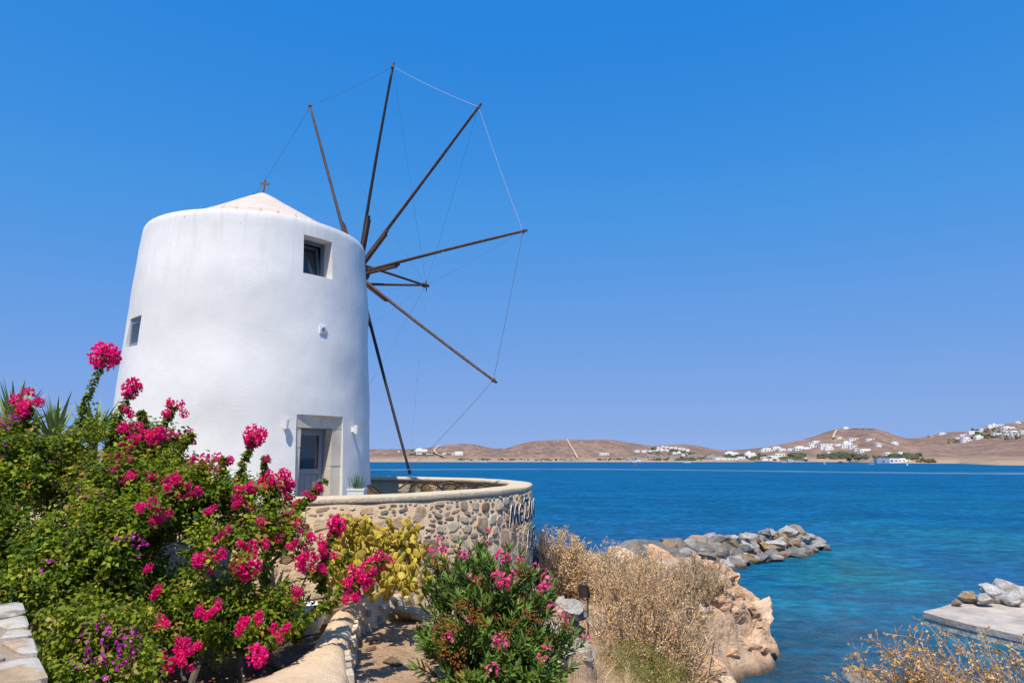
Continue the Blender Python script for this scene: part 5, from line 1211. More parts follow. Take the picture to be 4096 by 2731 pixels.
while queue and npad < 1150:
    q, yaw, pit, rol, lv = queue.pop(0); s = r.uniform(.062, .105) * (.95 ** lv)
    Mx = Matrix.Translation(tuple(q)) @ Matrix.Rotation(yaw, 4, 'Z') @ Matrix.Rotation(pit, 4, 'X') @ Matrix.Rotation(rol, 4, 'Y')
    if q[2] < 5.32 and not in_poly(np.array([q[:2]]), bed)[0]: continue
    if npad >= 298:
        me = PADS[npad % 3]; more_pads.add([Mx @ (v.co * s) for v in me.vertices], [tuple(f.vertices) for f in me.polygons]); o = None
    else: o = bpy.data.objects.new('pad', PADS[npad % 3]); COL.objects.link(o); o.parent = pc; o.matrix_parent_inverse = Matrix.Translation(-Vector(pc.location)); o.matrix_basis = Mx @ Matrix.Scale(s, 4)
    cc = np.array([(.50, .36, .03), (.42, .30, .03), (.56, .42, .045), (.34, .24, .03)][int(r.integers(4))]) * r.uniform(.85, 1.15); npad += 1
    if o: o.color = (*cc, 1)
    for _ in range(int(r.choice([1, 2, 3], p=[.3, .45, .25]))):
        a = r.uniform(-1.1, 1.1); loc = Vector((.45 * math.sin(a), 0, .6 + .60 * math.cos(a))) * s; tip = np.array(Mx @ loc)
        if in_env(tip) and lv < 8: queue.append((tip, yaw + r.normal(0, .7), pit * .6 + r.normal(0, .35), rol * .4 + a * .7 + r.normal(0, .2), lv + 1))
mp_ = more_pads.obj('small_pads', M['cactus'], pc, True); mp_['kind'] = 'stuff'; mp_.color = (.47, .34, .035, 1)
# ------------------------------------------------------------------ oleander
ol = thing('oleander', (-.2, 7.4, 4.6), 'oleander shrub with pink blossoms and rusty dried seed heads beside the path', 'bush')
root_ = np.array([-.18, 7.45, 4.55]); parts = []; wood = MB(); OG = [(.125, .215, .03), (.095, .165, .028), (.17, .27, .045), (.07, .125, .025), (.21, .30, .06), (.28, .29, .06)]
tipsO = []
BLO = [(*PD(x, y, d_), rr) for x, y, d_, rr in ((1110, 1330, 7.3, .34), (1030, 1340, 7.4, .30), (1190, 1350, 7.3, .34), (1050, 1430, 7.1, .36), (1150, 1440, 7.0, .42), (1240, 1420, 7.2, .32), (1010, 1470, 7.1, .26), (1100, 1520, 6.9, .42), (1200, 1520, 6.9, .40), (1270, 1490, 7.1, .24), (1020, 1560, 6.9, .22), (1110, 1600, 6.8, .4), (1220, 1600, 6.9, .4), (1075, 1290, 7.5, .22), (1140, 1290, 7.4, .24))]
pos, out = blob_points(BLO, 430, .55, 37, -2); 
extra = np.array([PD(1120, 1225, 7.4), PD(1012, 1275, 7.5), PD(985, 1290, 7.5), PD(1195, 1275, 7.4), PD(1235, 1310, 7.4), PD(1270, 1330, 7.4), PD(1320, 1455, 7.2), PD(1340, 1480, 7.1), PD(960, 1440, 7.2), PD(955, 1530, 7.1), PD(965, 1390, 7.3), PD(1055, 1250, 7.5), PD(1160, 1260, 7.4)])
pos = np.r_[pos, extra]
for q in pos:
    a = root_ + np.r_[rng.normal(0, .12, 2), 0]; mid = a * .45 + q * .55 + np.r_[rng.normal(0, .08, 2), -.02]; c = cat_rom([a, mid, q], 7); wood.tube(c[4:], np.linspace(.010, .004, len(c) - 4), 4)
    dd = unit(c[-1] - c[-4]); k = 34; f = rng.uniform(0, 1, k) ** .75; base = q - dd * ((1 - f) * .38)[:, None]; rd = unit(np.cross(dd, rand_unit(k)))
    up_ = .15 + .9 * f[:, None]; ld = unit(rd + dd * up_ + [0, 0, .1] + rng.normal(0, .12, (k, 3))); nr = unit(-rd * .4 + dd + [0, 0, .5])
    V, Fa = blade_arrays(base, ld, nr, .125 * rng.uniform(.65, 1.15, k), .021 * rng.uniform(.8, 1.2, k), rng.uniform(0, .25)); parts.append((V, Fa, np.repeat(pal(OG, k, .2, [.27, .2, .22, .13, .12, .06]), 6, 0)))
V, Fa, C = merge(parts); stuff(link('foliage', mk_mesh('foliage', V, Fa, C), M['oleaf'], ol)); stuff(wood.obj('stem', plain('oleander_stem', (.12, .13, .05), (.10, .08, .04), 10, .8), ol))
PINK = [(.85, .09, .32), (.88, .15, .40), (.80, .05, .24), (.9, .28, .50)]; RUST = [(.42, .15, .04), (.32, .10, .03), (.50, .22, .07)]
def blossom_mesh(nb, rad, size, cols, seed, five=True):
    r = np.random.default_rng(seed); u = unit(r.normal(size=(nb, 3)) + [0, 0, .3]); q = u * (rad * r.uniform(.5, 1, nb))[:, None]; parts = []; e1 = unit(np.cross(u, unit(r.normal(size=(nb, 3))))); e2 = np.cross(u, e1); col = np.array(cols)[r.integers(0, len(cols), nb)]
    for k in range(5):
        g = k * 1.2566; d = unit(e1 * math.cos(g) + e2 * math.sin(g) + u * (.45 if five else 1.0)); V, Fa = leaf_arrays(q, d, u, np.full(nb, size) * r.uniform(.85, 1.15, nb), np.full(nb, size * (1.0 if five else .55)), .1, -.15); parts.append((V, Fa, np.repeat(col * r.uniform(.85, 1.1, (nb, 1)), 5, 0)))
    V, Fa, C = merge(parts); me = mk_mesh('flower_cluster', V, Fa, np.clip(C, 0, 1)); me.materials.append(M['bract']); return me
OLP = [blossom_mesh(16, .075, .026, PINK, 400 + k) for k in range(3)]; OLR = [blossom_mesh(26, .065, .018, RUST, 410 + k, False) for k in range(3)]
for i, (x, y, s) in enumerate(((1010, 1240, .6), (1000, 1262, .9), (1015, 1265, .8), (1120, 1218, .5), (1120, 1245, .5), (1153, 1278, 1.0), (1165, 1280, .7), (1150, 1330, 1.0), (1170, 1325, 1.0), (1160, 1340, .9), (1140, 1318, .7), (1060, 1272, .7), (1070, 1275, .6), (1085, 1325, .6), (1230, 1300, .5), (1257, 1330, .9), (1252, 1345, .9), (1240, 1352, .6), (1195, 1285, .6), (1147, 1470, .9), (1155, 1478, .8), (1140, 1480, .6), (1250, 1498, .9), (1130, 1537, .8), (1030, 1462, .8), (1268, 1390, .6), (1300, 1420, .7), (1350, 1467, .6), (1335, 1462, .4), (1075, 1425, .5), (1255, 1310, .35), (1285, 1405, .6))):
    o = bpy.data.objects.new('flower_cluster', OLP[i % 3]); COL.objects.link(o); o['kind'] = 'stuff'; o.parent = ol; o.matrix_parent_inverse = Matrix.Translation(-Vector(ol.location)); o.location = tuple(map(float, PD(x, y, front_depth(BLO, x, y, 7.35, .10)))); o.scale = (s * 1.0,) * 3; o.rotation_euler = (rng.uniform(-.5, .5), rng.uniform(-.5, .5), rng.uniform(0, 6))
for i, (x, y, s) in enumerate(((1030, 1300, .7), (1055, 1395, 1.1), (1070, 1390, 1.0), (1095, 1412, 1.0), (1085, 1420, .8), (1110, 1430, .9), (1025, 1430, 1.0), (1035, 1445, 1.0), (1045, 1440, .8), (1005, 1450, 1.1), (1010, 1480, 1.1), (1020, 1500, .9), (1105, 1335, .9), (1190, 1300, 1.0), (1205, 1310, .9), (1000, 1290, .8), (965, 1340, .8), (1165, 1455, .8), (1180, 1430, .7), (1210, 1410, .8), (1230, 1420, .9), (1215, 1450, .6), (1045, 1520, 1.0), (1060, 1540, .9), (1060, 1500, .9), (1290, 1430, .9), (1305, 1440, .8), (985, 1530, .8), (1195, 1380, .6), (1140, 1415, .7), (1260, 1470, .6))):
    o = bpy.data.objects.new('dried_seed_head', OLR[i % 3]); COL.objects.link(o); o['kind'] = 'stuff'; o.parent = ol; o.matrix_parent_inverse = Matrix.Translation(-Vector(ol.location)); o.location = tuple(map(float, PD(x, y, front_depth(BLO, x, y, 7.35, .10)))); o.scale = (s * 1.0,) * 3; o.rotation_euler = (rng.uniform(-.5, .5), rng.uniform(-.5, .5), rng.uniform(0, 6))

# ------------------------------------------------------------------ dry shrubs
TWC = [(.80, .54, .29), (.72, .47, .25), (.56, .40, .27), (.84, .62, .36), (.34, .25, .19), (.24, .18, .15)]
def twig_arrays(P0, P1, w0, w1, cols):
    """thin three-sided twigs"""
    n = len(P0); d = unit(P1 - P0); e1 = unit(np.cross(d, rand_unit(n))); e2 = np.cross(d, e1); ring = [e1, -e1 * .5 + e2 * .87, -e1 * .5 - e2 * .87]
    V = np.stack([P0 + q * w0[:, None] for q in ring] + [P1 + q * w1[:, None] for q in ring], 1).reshape(-1, 3); o = (np.arange(n) * 6)[:, None]
    Fa = np.concatenate([o + f for f in ([0, 1, 4], [0, 4, 3], [1, 2, 5], [1, 5, 4], [2, 0, 3], [2, 3, 5])], 0); return V, Fa, np.repeat(cols, 6, 0)
def dry_shrub(name, base, blobs, nb, lab, leafcol, seed, tw=.006, lsize=.022, nleaf=2, group='dry shrubs above the cove', cols=TWC, grp=None):
    t = thing(name, base, lab, 'shrub', group); r = np.random.default_rng(seed); bl = np.array(blobs); b0 = np.array(base, float); parts = []; lp = []
    for k in range(nb):
        b_ = bl[r.choice(len(bl), p=bl[:, 3] ** 2 / (bl[:, 3] ** 2).sum())]; tip = b_[:3] + unit(r.normal(size=3) + [0, -.1, .25]) * b_[3] * r.uniform(.6, 1.08)
        foot = b0 + np.r_[r.normal(0, .25, 2) * bl[:, 3].max(), 0]; foot[:2] = foot[:2] * .5 + b_[:2] * .5; foot[2] = max(foot[2], b_[2] - b_[3] * 1.6)
        n = 7; mid = (foot + tip) / 2 + r.normal(0, .12, 3) * b_[3]; c = cat_rom([foot, mid, tip], n // 2 + 1); c = c + r.normal(0, .012, c.shape) * b_[3]
        m = len(c); ww = np.linspace(tw * 1.5, tw * .5, m); col = pal(cols, 1, .2)[0]
        parts.append(twig_arrays(c[:-1], c[1:], ww[:-1], ww[1:], np.tile(col, (m - 1, 1))))
        nbr = 9; i = r.integers(max(1, m // 3), m, nbr); q0 = c[i]; dd = unit(unit(c[i] - c[i - 1]) * .8 + unit(r.normal(size=(nbr, 3))) * .9 + [0, 0, .25]); q1 = q0 + dd * (b_[3] * r.uniform(.15, .42, nbr))[:, None]
        parts.append(twig_arrays(q0, q1, np.full(nbr, tw * .6), np.full(nbr, tw * .3), pal(cols, nbr, .2)))
        q0b = (q0 + q1) / 2; d2 = unit(dd + unit(r.normal(size=(nbr, 3))) * .8); q2 = q0b + d2 * (b_[3] * r.uniform(.1, .25, nbr))[:, None]; parts.append(twig_arrays(q0b, q2, np.full(nbr, tw * .45), np.full(nbr, tw * .25), pal(cols, nbr, .2)))
        for s_ in range(nleaf): lp.append(np.r_[q0 + (q1 - q0) * r.random((nbr, 1)), q0b + (q2 - q0b) * r.random((nbr, 1))])
    for k in range(max(6, nb // 22)):            # woody stems
        b_ = bl[r.integers(len(bl))]; tip = b_[:3] + unit(r.normal(size=3) + [0, -.6, .3]) * b_[3] * r.uniform(.5, .95); foot = b0 * .6 + np.r_[b_[:2], b0[2]] * .4; mid = (foot + tip) / 2 + r.normal(0, .16, 3) * b_[3]; c = cat_rom([foot, mid, tip], 5); m = len(c); ww = np.linspace(tw * 4.2, tw * 1.3, m)
        parts.append(twig_arrays(c[:-1], c[1:], ww[:-1], ww[1:], np.tile(np.array([.20, .15, .12]) * r.uniform(.7, 1.4), (m - 1, 1))))
    V, Fa, C = merge(parts); o = link('twigs', mk_mesh('twigs', V, Fa, C), M['dry'], t); stuff(o)
    if leafcol:
        L = np.concatenate(lp); n = len(L); V, Fa = leaf_arrays(L, rand_unit(n), rand_unit(n), lsize * r.uniform(.6, 1.3, n), lsize * .7 * r.uniform(.6, 1.3, n), .3, 0)
        o = link('dry_leaves', mk_mesh('dry_leaves', V, Fa, np.repeat(pal(leafcol, n, .25), 5, 0)), M['dry'], t); stuff(o)
    return t
ORG = [(.86, .54, .22), (.80, .53, .26), (.74, .50, .28), (.86, .65, .38), (.66, .43, .22)]
STRAW = [(.86, .60, .32), (.78, .52, .26), (.88, .68, .40), (.68, .46, .24)]
def B(*a): return [(*PD(x, y, d_), rr) for x, y, d_, rr in a]
def gbase(x, y, d_): p = PD(x, y, d_); p[2] = gz(p[0], p[1]); return p
dry_shrub('dry_shrub', gbase(1480, 1480, 11.5), B((1420, 1380, 12, .62), (1500, 1370, 12, .66), (1570, 1410, 12, .6), (1420, 1460, 11, .5), (1520, 1470, 11, .65), (1580, 1480, 11.4, .5), (1550, 1540, 10.8, .45), (1605, 1545, 11, .36), (1460, 1420, 11.4, .6)), 520, 'big tangled straw coloured dry shrub right of the floodlight', ORG, 1, .0070, .028, 2)
dry_shrub('dry_shrub', gbase(1300, 1330, 15.5), B((1280, 1270, 15.5, .55), (1320, 1290, 15, .5), (1270, 1320, 15, .5), (1330, 1320, 14.5, .4)), 300, 'straw coloured dry shrub against the end of the terrace wall', STRAW, 2, .0075, .035, 2)
dry_shrub('dry_shrub', gbase(1248, 1320, 14.2), B((1245, 1270, 14.6, .42), (1255, 1310, 14.3, .4), (1250, 1230, 14.8, .2)), 110, 'dark bare twiggy shrub hugging the terrace wall edge', None, 3, .0075, .02, 1, cols=[(.12, .09, .08), (.17, .13, .11), (.09, .07, .06)])
dry_shrub('dry_shrub', gbase(1600, 1345, 24), B((1590, 1325, 24, .75), (1640, 1330, 25, .6), (1560, 1345, 23, .6)), 220, 'brown dry shrub on top of the rocky point below the breakwater', [(.46, .32, .18), (.38, .26, .15)], 4, .011, .05, 2)
dry_shrub('dry_shrub', gbase(1400, 1330, 19), B((1400, 1310, 19, .7), (1360, 1330, 18, .6), (1460, 1320, 20, .7), (1500, 1330, 20, .55)), 300, 'pale dry shrub on the slope behind the big tangled one', STRAW, 5, .009, .042, 2)
dry_shrub('dry_shrub', gbase(1400, 1540, 9.6), B((1400, 1520, 9.8, .28), (1440, 1560, 9.5, .3), (1380, 1570, 9.4, .25)), 160, 'low pale dry grass clump below the floodlight post', [(.5, .42, .22), (.42, .37, .18)], 6, .004, .016, 2)
dry_shrub('dry_shrub', np.array([3.9, 4.6, 4.75]), B((2080, 1605, 4.6, .36), (2180, 1600, 4.5, .38), (2290, 1600, 4.6, .40), (1985, 1610, 4.7, .26), (2400, 1600, 4.6, .4), (2130, 1640, 4.4, .4), (2250, 1650, 4.4, .4)), 250, 'foreground dry shrub with orange seed pods in the bottom right corner', [(.62, .36, .12), (.56, .30, .09), (.68, .44, .18)], 7, .0042, .021, 3, cols=[(.48, .38, .29), (.40, .31, .24), (.55, .44, .33)])
o = rock_at('loose_stone', GD(1992, 1606, 4.9) + [0, 0, .12], (.55, .42, .32), 7105, None, (.66, .62, .56)); tag(o, 'pale flat stone behind the foreground dry shrub', 'stone')
# green ground cover among the dry grass
pos, out = blob_points(B((1440, 1500, 9.6, .22), (1480, 1515, 9.5, .26), (1520, 1540, 9.3, .28), (1430, 1560, 9.0, .28), (1490, 1575, 9.0, .32), (1560, 1570, 9.2, .26)), 1000, .7, 51, -1.); parts = [sprigs(pos, unit(out + rand_unit(len(pos)) + [0, 0, .5]), 9, .10, .022, .010, [(.24, .26, .05), (.32, .31, .08), (.18, .20, .04), (.42, .36, .14)])]
V, Fa, C = merge(parts); tag(stuff(link('ground_cover', mk_mesh('ground_cover', V, Fa, C), M['leaf'])), 'low green ground cover in front of the big dry shrub', 'plants')
# scattered dry grass on the slope
pg = np.c_[rng.uniform(.6, 6, 5200), rng.uniform(8, 36, 5200)]; zg = ground_z(pg); ok = (zg > 1.0) & (coast_dist(pg) > .8); pg, zg = pg[ok], zg[ok]; dn = fbm(np.c_[pg * .6, zg * 0], 3, 14) > -.05; pg, zg = pg[dn], zg[dn]
P0 = np.repeat(np.c_[pg, zg - .02], 5, 0) + rng.normal(0, .06, (len(pg) * 5, 3)) * [1, 1, 0]; n = len(P0); V, Fa = blade_arrays(P0, unit(rng.normal(0, .45, (n, 3)) + [0, 0, 1]), rand_unit(n), rng.uniform(.08, .26, n), np.full(n, .009), .4)
tag(stuff(link('dry_grass', mk_mesh('dry_grass', V, Fa, np.repeat(pal([(.52, .40, .22), (.44, .33, .18), (.58, .47, .28)], n, .2), 6, 0)), M['dry'])), 'short dry grass tufts over the sandy slope', 'grass')
# fallen petals and leaf litter on the garden bed
n = 1500; pl = np.c_[rng.uniform(-6, -1.2, n), rng.uniform(5, 9.5, n)]; pl = pl[in_poly(pl, bed)]; n = len(pl); V, Fa = leaf_arrays(np.c_[pl, np.full(n, GARDEN + .055)], unit(rng.normal(size=(n, 3)) * [1, 1, .2]), unit(rng.normal(0, .3, (n, 3)) + [0, 0, 1]), rng.uniform(.02, .045, n), rng.uniform(.015, .035, n), .2, 0)
tag(stuff(link('leaf_litter', mk_mesh('leaf_litter', V, Fa, np.repeat(pal([(.30, .17, .09), (.22, .12, .06), (.42, .10, .12), (.38, .24, .13)], n, .2), 5, 0)), M['dry'])), 'fallen petals and leaf litter under the bougainvillea', 'litter')

# ================================================================== terrace furniture
def copy_tree(o, parent=None):
    c = o.copy(); COL.objects.link(c); c.parent = parent
    for ch in o.children: copy_tree(ch, c)
    return c
def make_chair():
    t = thing('wicker_chair', (0, 0, 0), '', 'chair')
    def rim(a): h = .60 + .27 * max(0, math.cos(a)) ** .8; return Vector((.275 * math.sin(a), .05 - .0 + .25 * math.cos(a), h))      # back at +y
    AA = np.linspace(-1.75, 1.75, 25)
    b = MB(); q = [rim(a) for a in AA]; arm = [Vector((-.27, -.24, .02)), Vector((-.28, -.22, .40)), Vector((-.285, -.15, .57))] + q + [Vector((.285, -.15, .57)), Vector((.28, -.22, .40)), Vector((.27, -.24, .02))]
    b.tube(arm, .016, 6); b.obj('frame', M['cane'], t, True)
    back = MB()
    def bp(a, f): top = rim(a); return Vector((top.x * (.86 + .14 * f), .03 + (top.y - .03) * (.86 + .14 * f), .42 + (top.z - .42) * f))
    for a in np.linspace(-1.35, 1.35, 17): back.tube([bp(a, f) for f in (0, .35, .7, 1)], .010, 4, False)
    for f in np.linspace(.06, .94, 9): back.tube([bp(a, f) for a in np.linspace(-1.4, 1.4, 15)], .010, 4, False)
    back.obj('backrest', M['wicker'], t)
    s = MB(); s.lathe((0, 0, 0), [(0, .405), (.22, .405), (.245, .415), (.25, .43), (.24, .445), (.0, .45)], 20); s.obj('seat', M['wicker'], t, True)
    for x, y in ((-.18, .2), (.18, .2)): l = MB(); l.tube([(x, y, .42), (x * 1.2, y * 1.3, .02)], .014, 6); l.obj('leg', M['cane'], t)
    return t
CH = [(1500, 1905, 15.2, 2.6), (1530, 1926, 14.3, 1.9), (1612, 1921, 16.6, -2.2), (1690, 1926, 15.6, .4), (1735, 1930, 15.9, 2.9), (1775, 1924, 16.8, -.5), (1808, 1930, 16.2, -2.6), (1823, 1938, 15.0, .7), (1868, 1940, 14.7, 3.0), (1912, 1937, 15.4, -.7), (1955, 1939, 15.1, 2.6), (1880, 1950, 13.6, -2.9), (1475, 1958, 12.1, 1.5)]
ORD = ['first', 'second', 'third', 'fourth', 'fifth', 'sixth', 'seventh', 'eighth', 'ninth', 'tenth', 'eleventh', 'twelfth']
ch0 = make_chair(); order = sorted(range(len(CH)), key=lambda i: CH[i][0])
for rank, i in enumerate(order):
    x, y, d_, rz = CH[i]; o = ch0 if rank == 0 else copy_tree(ch0); p = P4(x, y, d_); o.location = (float(p[0]), float(p[1]), FLOOR); o.rotation_euler = (0, 0, rz); o['group'] = 'wicker chairs on the terrace'
    o['label'] = ('brown wicker armchair behind the potted grass, leftmost of the terrace chairs' if rank == 0 else 'olive wicker armchair on the terrace, last one at the right end' if rank == len(CH) - 1 else f'olive wicker armchair on the terrace, {ORD[rank]} from the mill wall')
for k, (x, d_, lab) in enumerate(((1650, 16.1, 'small square cafe table between the chairs nearest the mill'), (1790, 15.3, 'small square cafe table in the middle of the terrace chairs'), (1920, 14.4, 'small square cafe table near the right end of the terrace'))):
    p = P4(x, 1935, d_); t = thing('cafe_table', (p[0], p[1], FLOOR), lab, 'table', 'cafe tables on the terrace'); b = MB(); b.box((p[0], p[1], FLOOR + .70), (.58, .58, .03)); b.obj('tabletop', M['tabletop'], t); b = MB(); b.tube([(p[0], p[1], FLOOR + .02), (p[0], p[1], FLOOR + .69)], .03, 8); b.obj('pedestal', M['cane'], t); b = MB(); b.lathe((p[0], p[1], FLOOR), [(0, .0), (.2, .0), (.2, .02), (.04, .04)], 14); b.obj('base', M['cane'], t)
# white planter with spiky grass
p = P4(1428, 1965, 11.2); p[2] = FLOOR
t = thing('planter', p, 'white rectangular planter of spiky blue green grass beside the mill door', 'planter')
b = MB(); hx, hy = .135, .12
V = [(p[0] + sx * hx * s, p[1] + sy * hy * s, z) for z, s in ((FLOOR, .8), (6.47, .97), (6.475, 1.03), (6.51, 1.04), (6.51, .92), (6.46, .9)) for sx, sy in ((-1, -1), (1, -1), (1, 1), (-1, 1))]
b.add(V, [(i * 4 + k, i * 4 + (k + 1) % 4, i * 4 + 4 + (k + 1) % 4, i * 4 + 4 + k) for i in range(5) for k in range(4)] + [(20, 21, 22, 23)]); b.obj('pot', M['white'], t)
n = 150; base = np.c_[p[0] + rng.normal(0, .035, n), p[1] + rng.normal(0, .035, n), np.full(n, 6.46)]; dr_ = unit(rng.normal(0, .28, (n, 3)) * [1, 1, 0] + [0, 0, 1]); V, Fa = blade_arrays(base, dr_, rand_unit(n), rng.uniform(.16, .34, n), np.full(n, .006), .25)
stuff(link('grass_tuft', mk_mesh('grass_tuft', V, Fa, np.repeat(pal([(.10, .22, .13), (.15, .27, .17), (.07, .16, .09), (.2, .28, .2)], n, .2), 6, 0)), M['grass'], t))
# floodlight on a post
p = P4(2352, 2534, 11.2); p[2] = gz(p[0], p[1]); zt = P4(2352, 2395, 11.2)[2]
t = thing('floodlight', p, 'small black floodlight tilted on a thin rusty post among dry shrubs', 'floodlight')
b = MB(); b.tube([(p[0], p[1], p[2] - .1), (p[0] + .005, p[1], zt)], .014, 6); b.obj('post', M['steel'], t)
hd = Vector((p[0] - .055, p[1] - .05, zt + .13)); RM = Matrix.Rotation(R(-25), 3, 'Z') @ Matrix.Rotation(R(20), 3, 'X')
b = MB(); b.box(hd, (.15, .05, .19), RM)
for k in range(6): b.box(hd + RM @ Vector((-.06 + .024 * k, .04, 0)), (.006, .035, .17), RM)
b.obj('housing', M['blackplastic'], t); b = MB(); b.box(hd + RM @ Vector((0, -.027, 0)), (.125, .006, .16), RM); b.obj('lens', M['glass'], t)
b = MB(); b.tube([(p[0], p[1], zt), (p[0] - .04, p[1], zt - .02), tuple(hd + RM @ Vector((-.085, 0, -.09))), tuple(hd + RM @ Vector((-.085, 0, 0)))], .008, 5); b.tube([(p[0], p[1], zt), tuple(hd + RM @ Vector((.085, 0, -.1))), tuple(hd + RM @ Vector((.085, 0, 0)))], .008, 5); b.obj('bracket', M['blackplastic'], t)
b = MB(); b.box((p[0] + .01, p[1], zt - .3), (.05, .04, .07)); b.obj('junction_box', M['housegrey'], t)
# whitewashed ribbed pot lying in the bed, black hose post
c = PD(712, 1390, 8.3); c[2] = GARDEN
t = thing('ribbed_pot', c, 'white ribbed pot standing in the soil behind the leafy branch', 'pot'); b = MB(); b.lathe(c, [(.0, 0.0), (.13, 0)] + [(.11 + .06 * math.sin(f * 2.4) + .012 * (k % 2), .02 + .26 * f) for k, f in enumerate(np.linspace(0, 1, 11))] + [(.13, .29), (.15, .31), (.13, .315), (.11, .26), (0, .24)], 22); b.obj('body', M['plaster'], t, True)

# ================================================================== far houses, groves, boats
def box_on(mb, x, y, z, w_, d_, h): mb.box((x, y, z + h / 2), (w_, d_, h))
def far_house(x0, x1, yb, h_px, kind, lab, seed, mat='housewhite', steps=2, windows=True):
    """x0..x1, base row and height in 4096-wide frame pixels"""
    r = np.random.default_rng(seed); p = far_at((x0 + x1) / 2 / KD, yb / KD); m_px = p[1] / (F4 / CT); W0 = (x1 - x0) * m_px; H0 = max(h_px * m_px, 3.0); dp = max(7, W0 * .45)
    t = thing('hillside_house' if mat == 'housewhite' else 'hotel_block' if mat == 'housegrey' else 'shore_building', (p[0], p[1], p[2]), lab, 'house', kind); cols = []
    b = MB(); base = -4.0
    if steps == 1: lay = [(0, 1, 1.0)]
    elif steps == 2: lay = [(0, 1, .62), (r.uniform(.05, .35), r.uniform(.6, .95), 1.0)]
    else: lay = [(0, 1, .5), (.08, .55, .8), (.45, .92, .7), (r.uniform(.2, .35), r.uniform(.5, .7), 1.0)]
    for k, (a, c, f) in enumerate(lay):
        w_ = (c - a) * W0; xc = p[0] - W0 / 2 + (a + c) / 2 * W0; yc = p[1] + 1.2 * k; b.box((xc, yc, p[2] + (H0 * f + base) / 2), (w_, dp, H0 * f - base))
        b.box((xc, yc, p[2] + H0 * f + .15), (w_ - .4, dp - .4, .3))
    wall = b.obj('wall', M[mat], t)
    if windows:
        nw = max(2, int(W0 / 5)); fl = max(1, int(H0 * .62 / 3.2))
        for f in range(fl):
            for k in range(nw):
                if r.random() < .25: continue
                wb_ = MB(); wb_.box((p[0] - W0 / 2 + (k + .5) * W0 / nw + r.uniform(-.4, .4), p[1] - dp / 2 - .02, p[2] + 1.5 + f * 3.1), (r.choice([1.1, 1.6, 2.4]), .25, r.choice([1.3, 1.9]))); wb_.obj('window', M['window'], t)
    return t
def zr(ox, oy, sc, lst): return [(ox + a / sc, ox + b_ / sc, oy + d_ / sc, (d_ - c_) / sc, k, lab) for a, b_, c_, d_, k, lab in lst]
HS = []
HS += zr(1450, 1650, 2.94, [(615, 770, 420, 468, 3, 'large stepped white villa on the low hill left of the dirt road'), (1055, 1185, 460, 497, 2, 'long white villa right of the pale dirt road'), (940, 985, 476, 495, 1, 'small pale house just left of the brown one by the dirt road'), (1215, 1250, 452, 468, 1, 'tiny tan house above the long white villa'), (415, 440, 450, 468, 1, 'tiny lone white house left of the lowest sail spar'), (635, 700, 478, 500, 1, 'low white house among trees below the large stepped villa'), (755, 830, 486, 505, 1, 'low white terrace house right below the stepped villa')])
HS += zr(2100, 1700, 2.94, [(875, 985, 328, 352, 1, 'long low white house right of the straight track on the hill'), (1290, 1345, 297, 327, 1, 'leftmost white cube house of the hill village'), (1370, 1430, 297, 325, 1, 'second white cube house of the hill village from the left'), (1440, 1490, 298, 318, 1, 'third low white house of the hill village from the left'), (1500, 1545, 296, 312, 1, 'fourth low white house of the hill village from the left'),
    (1550, 1590, 258, 275, 1, 'white house at the left end of the village top row'), (1605, 1640, 247, 260, 1, 'highest small white house of the hill village'), (1648, 1690, 252, 268, 1, 'white house second from left in the village top row'), (1700, 1745, 256, 272, 1, 'white house third from left in the village top row'), (1755, 1790, 262, 276, 1, 'white house fourth from left in the village top row'), (1800, 1840, 268, 284, 1, 'white house fifth from left in the village top row'), (1850, 1885, 272, 296, 1, 'white house sixth from left in the village top row'), (1890, 1932, 282, 306, 1, 'white house at the right end of the village top row'),
    (1548, 1580, 278, 300, 1, 'white house at the left of the village middle row'), (1590, 1630, 272, 300, 2, 'stepped white house in the village middle row'), (1640, 1690, 285, 312, 2, 'wide white house in the centre of the hill village'), (1735, 1775, 318, 345, 1, 'white house at the left of the village bottom row'), (1785, 1835, 308, 345, 2, 'stepped white house at the right of the village bottom row'), (1840, 1875, 348, 362, 1, 'small white house below the right end of the village')])
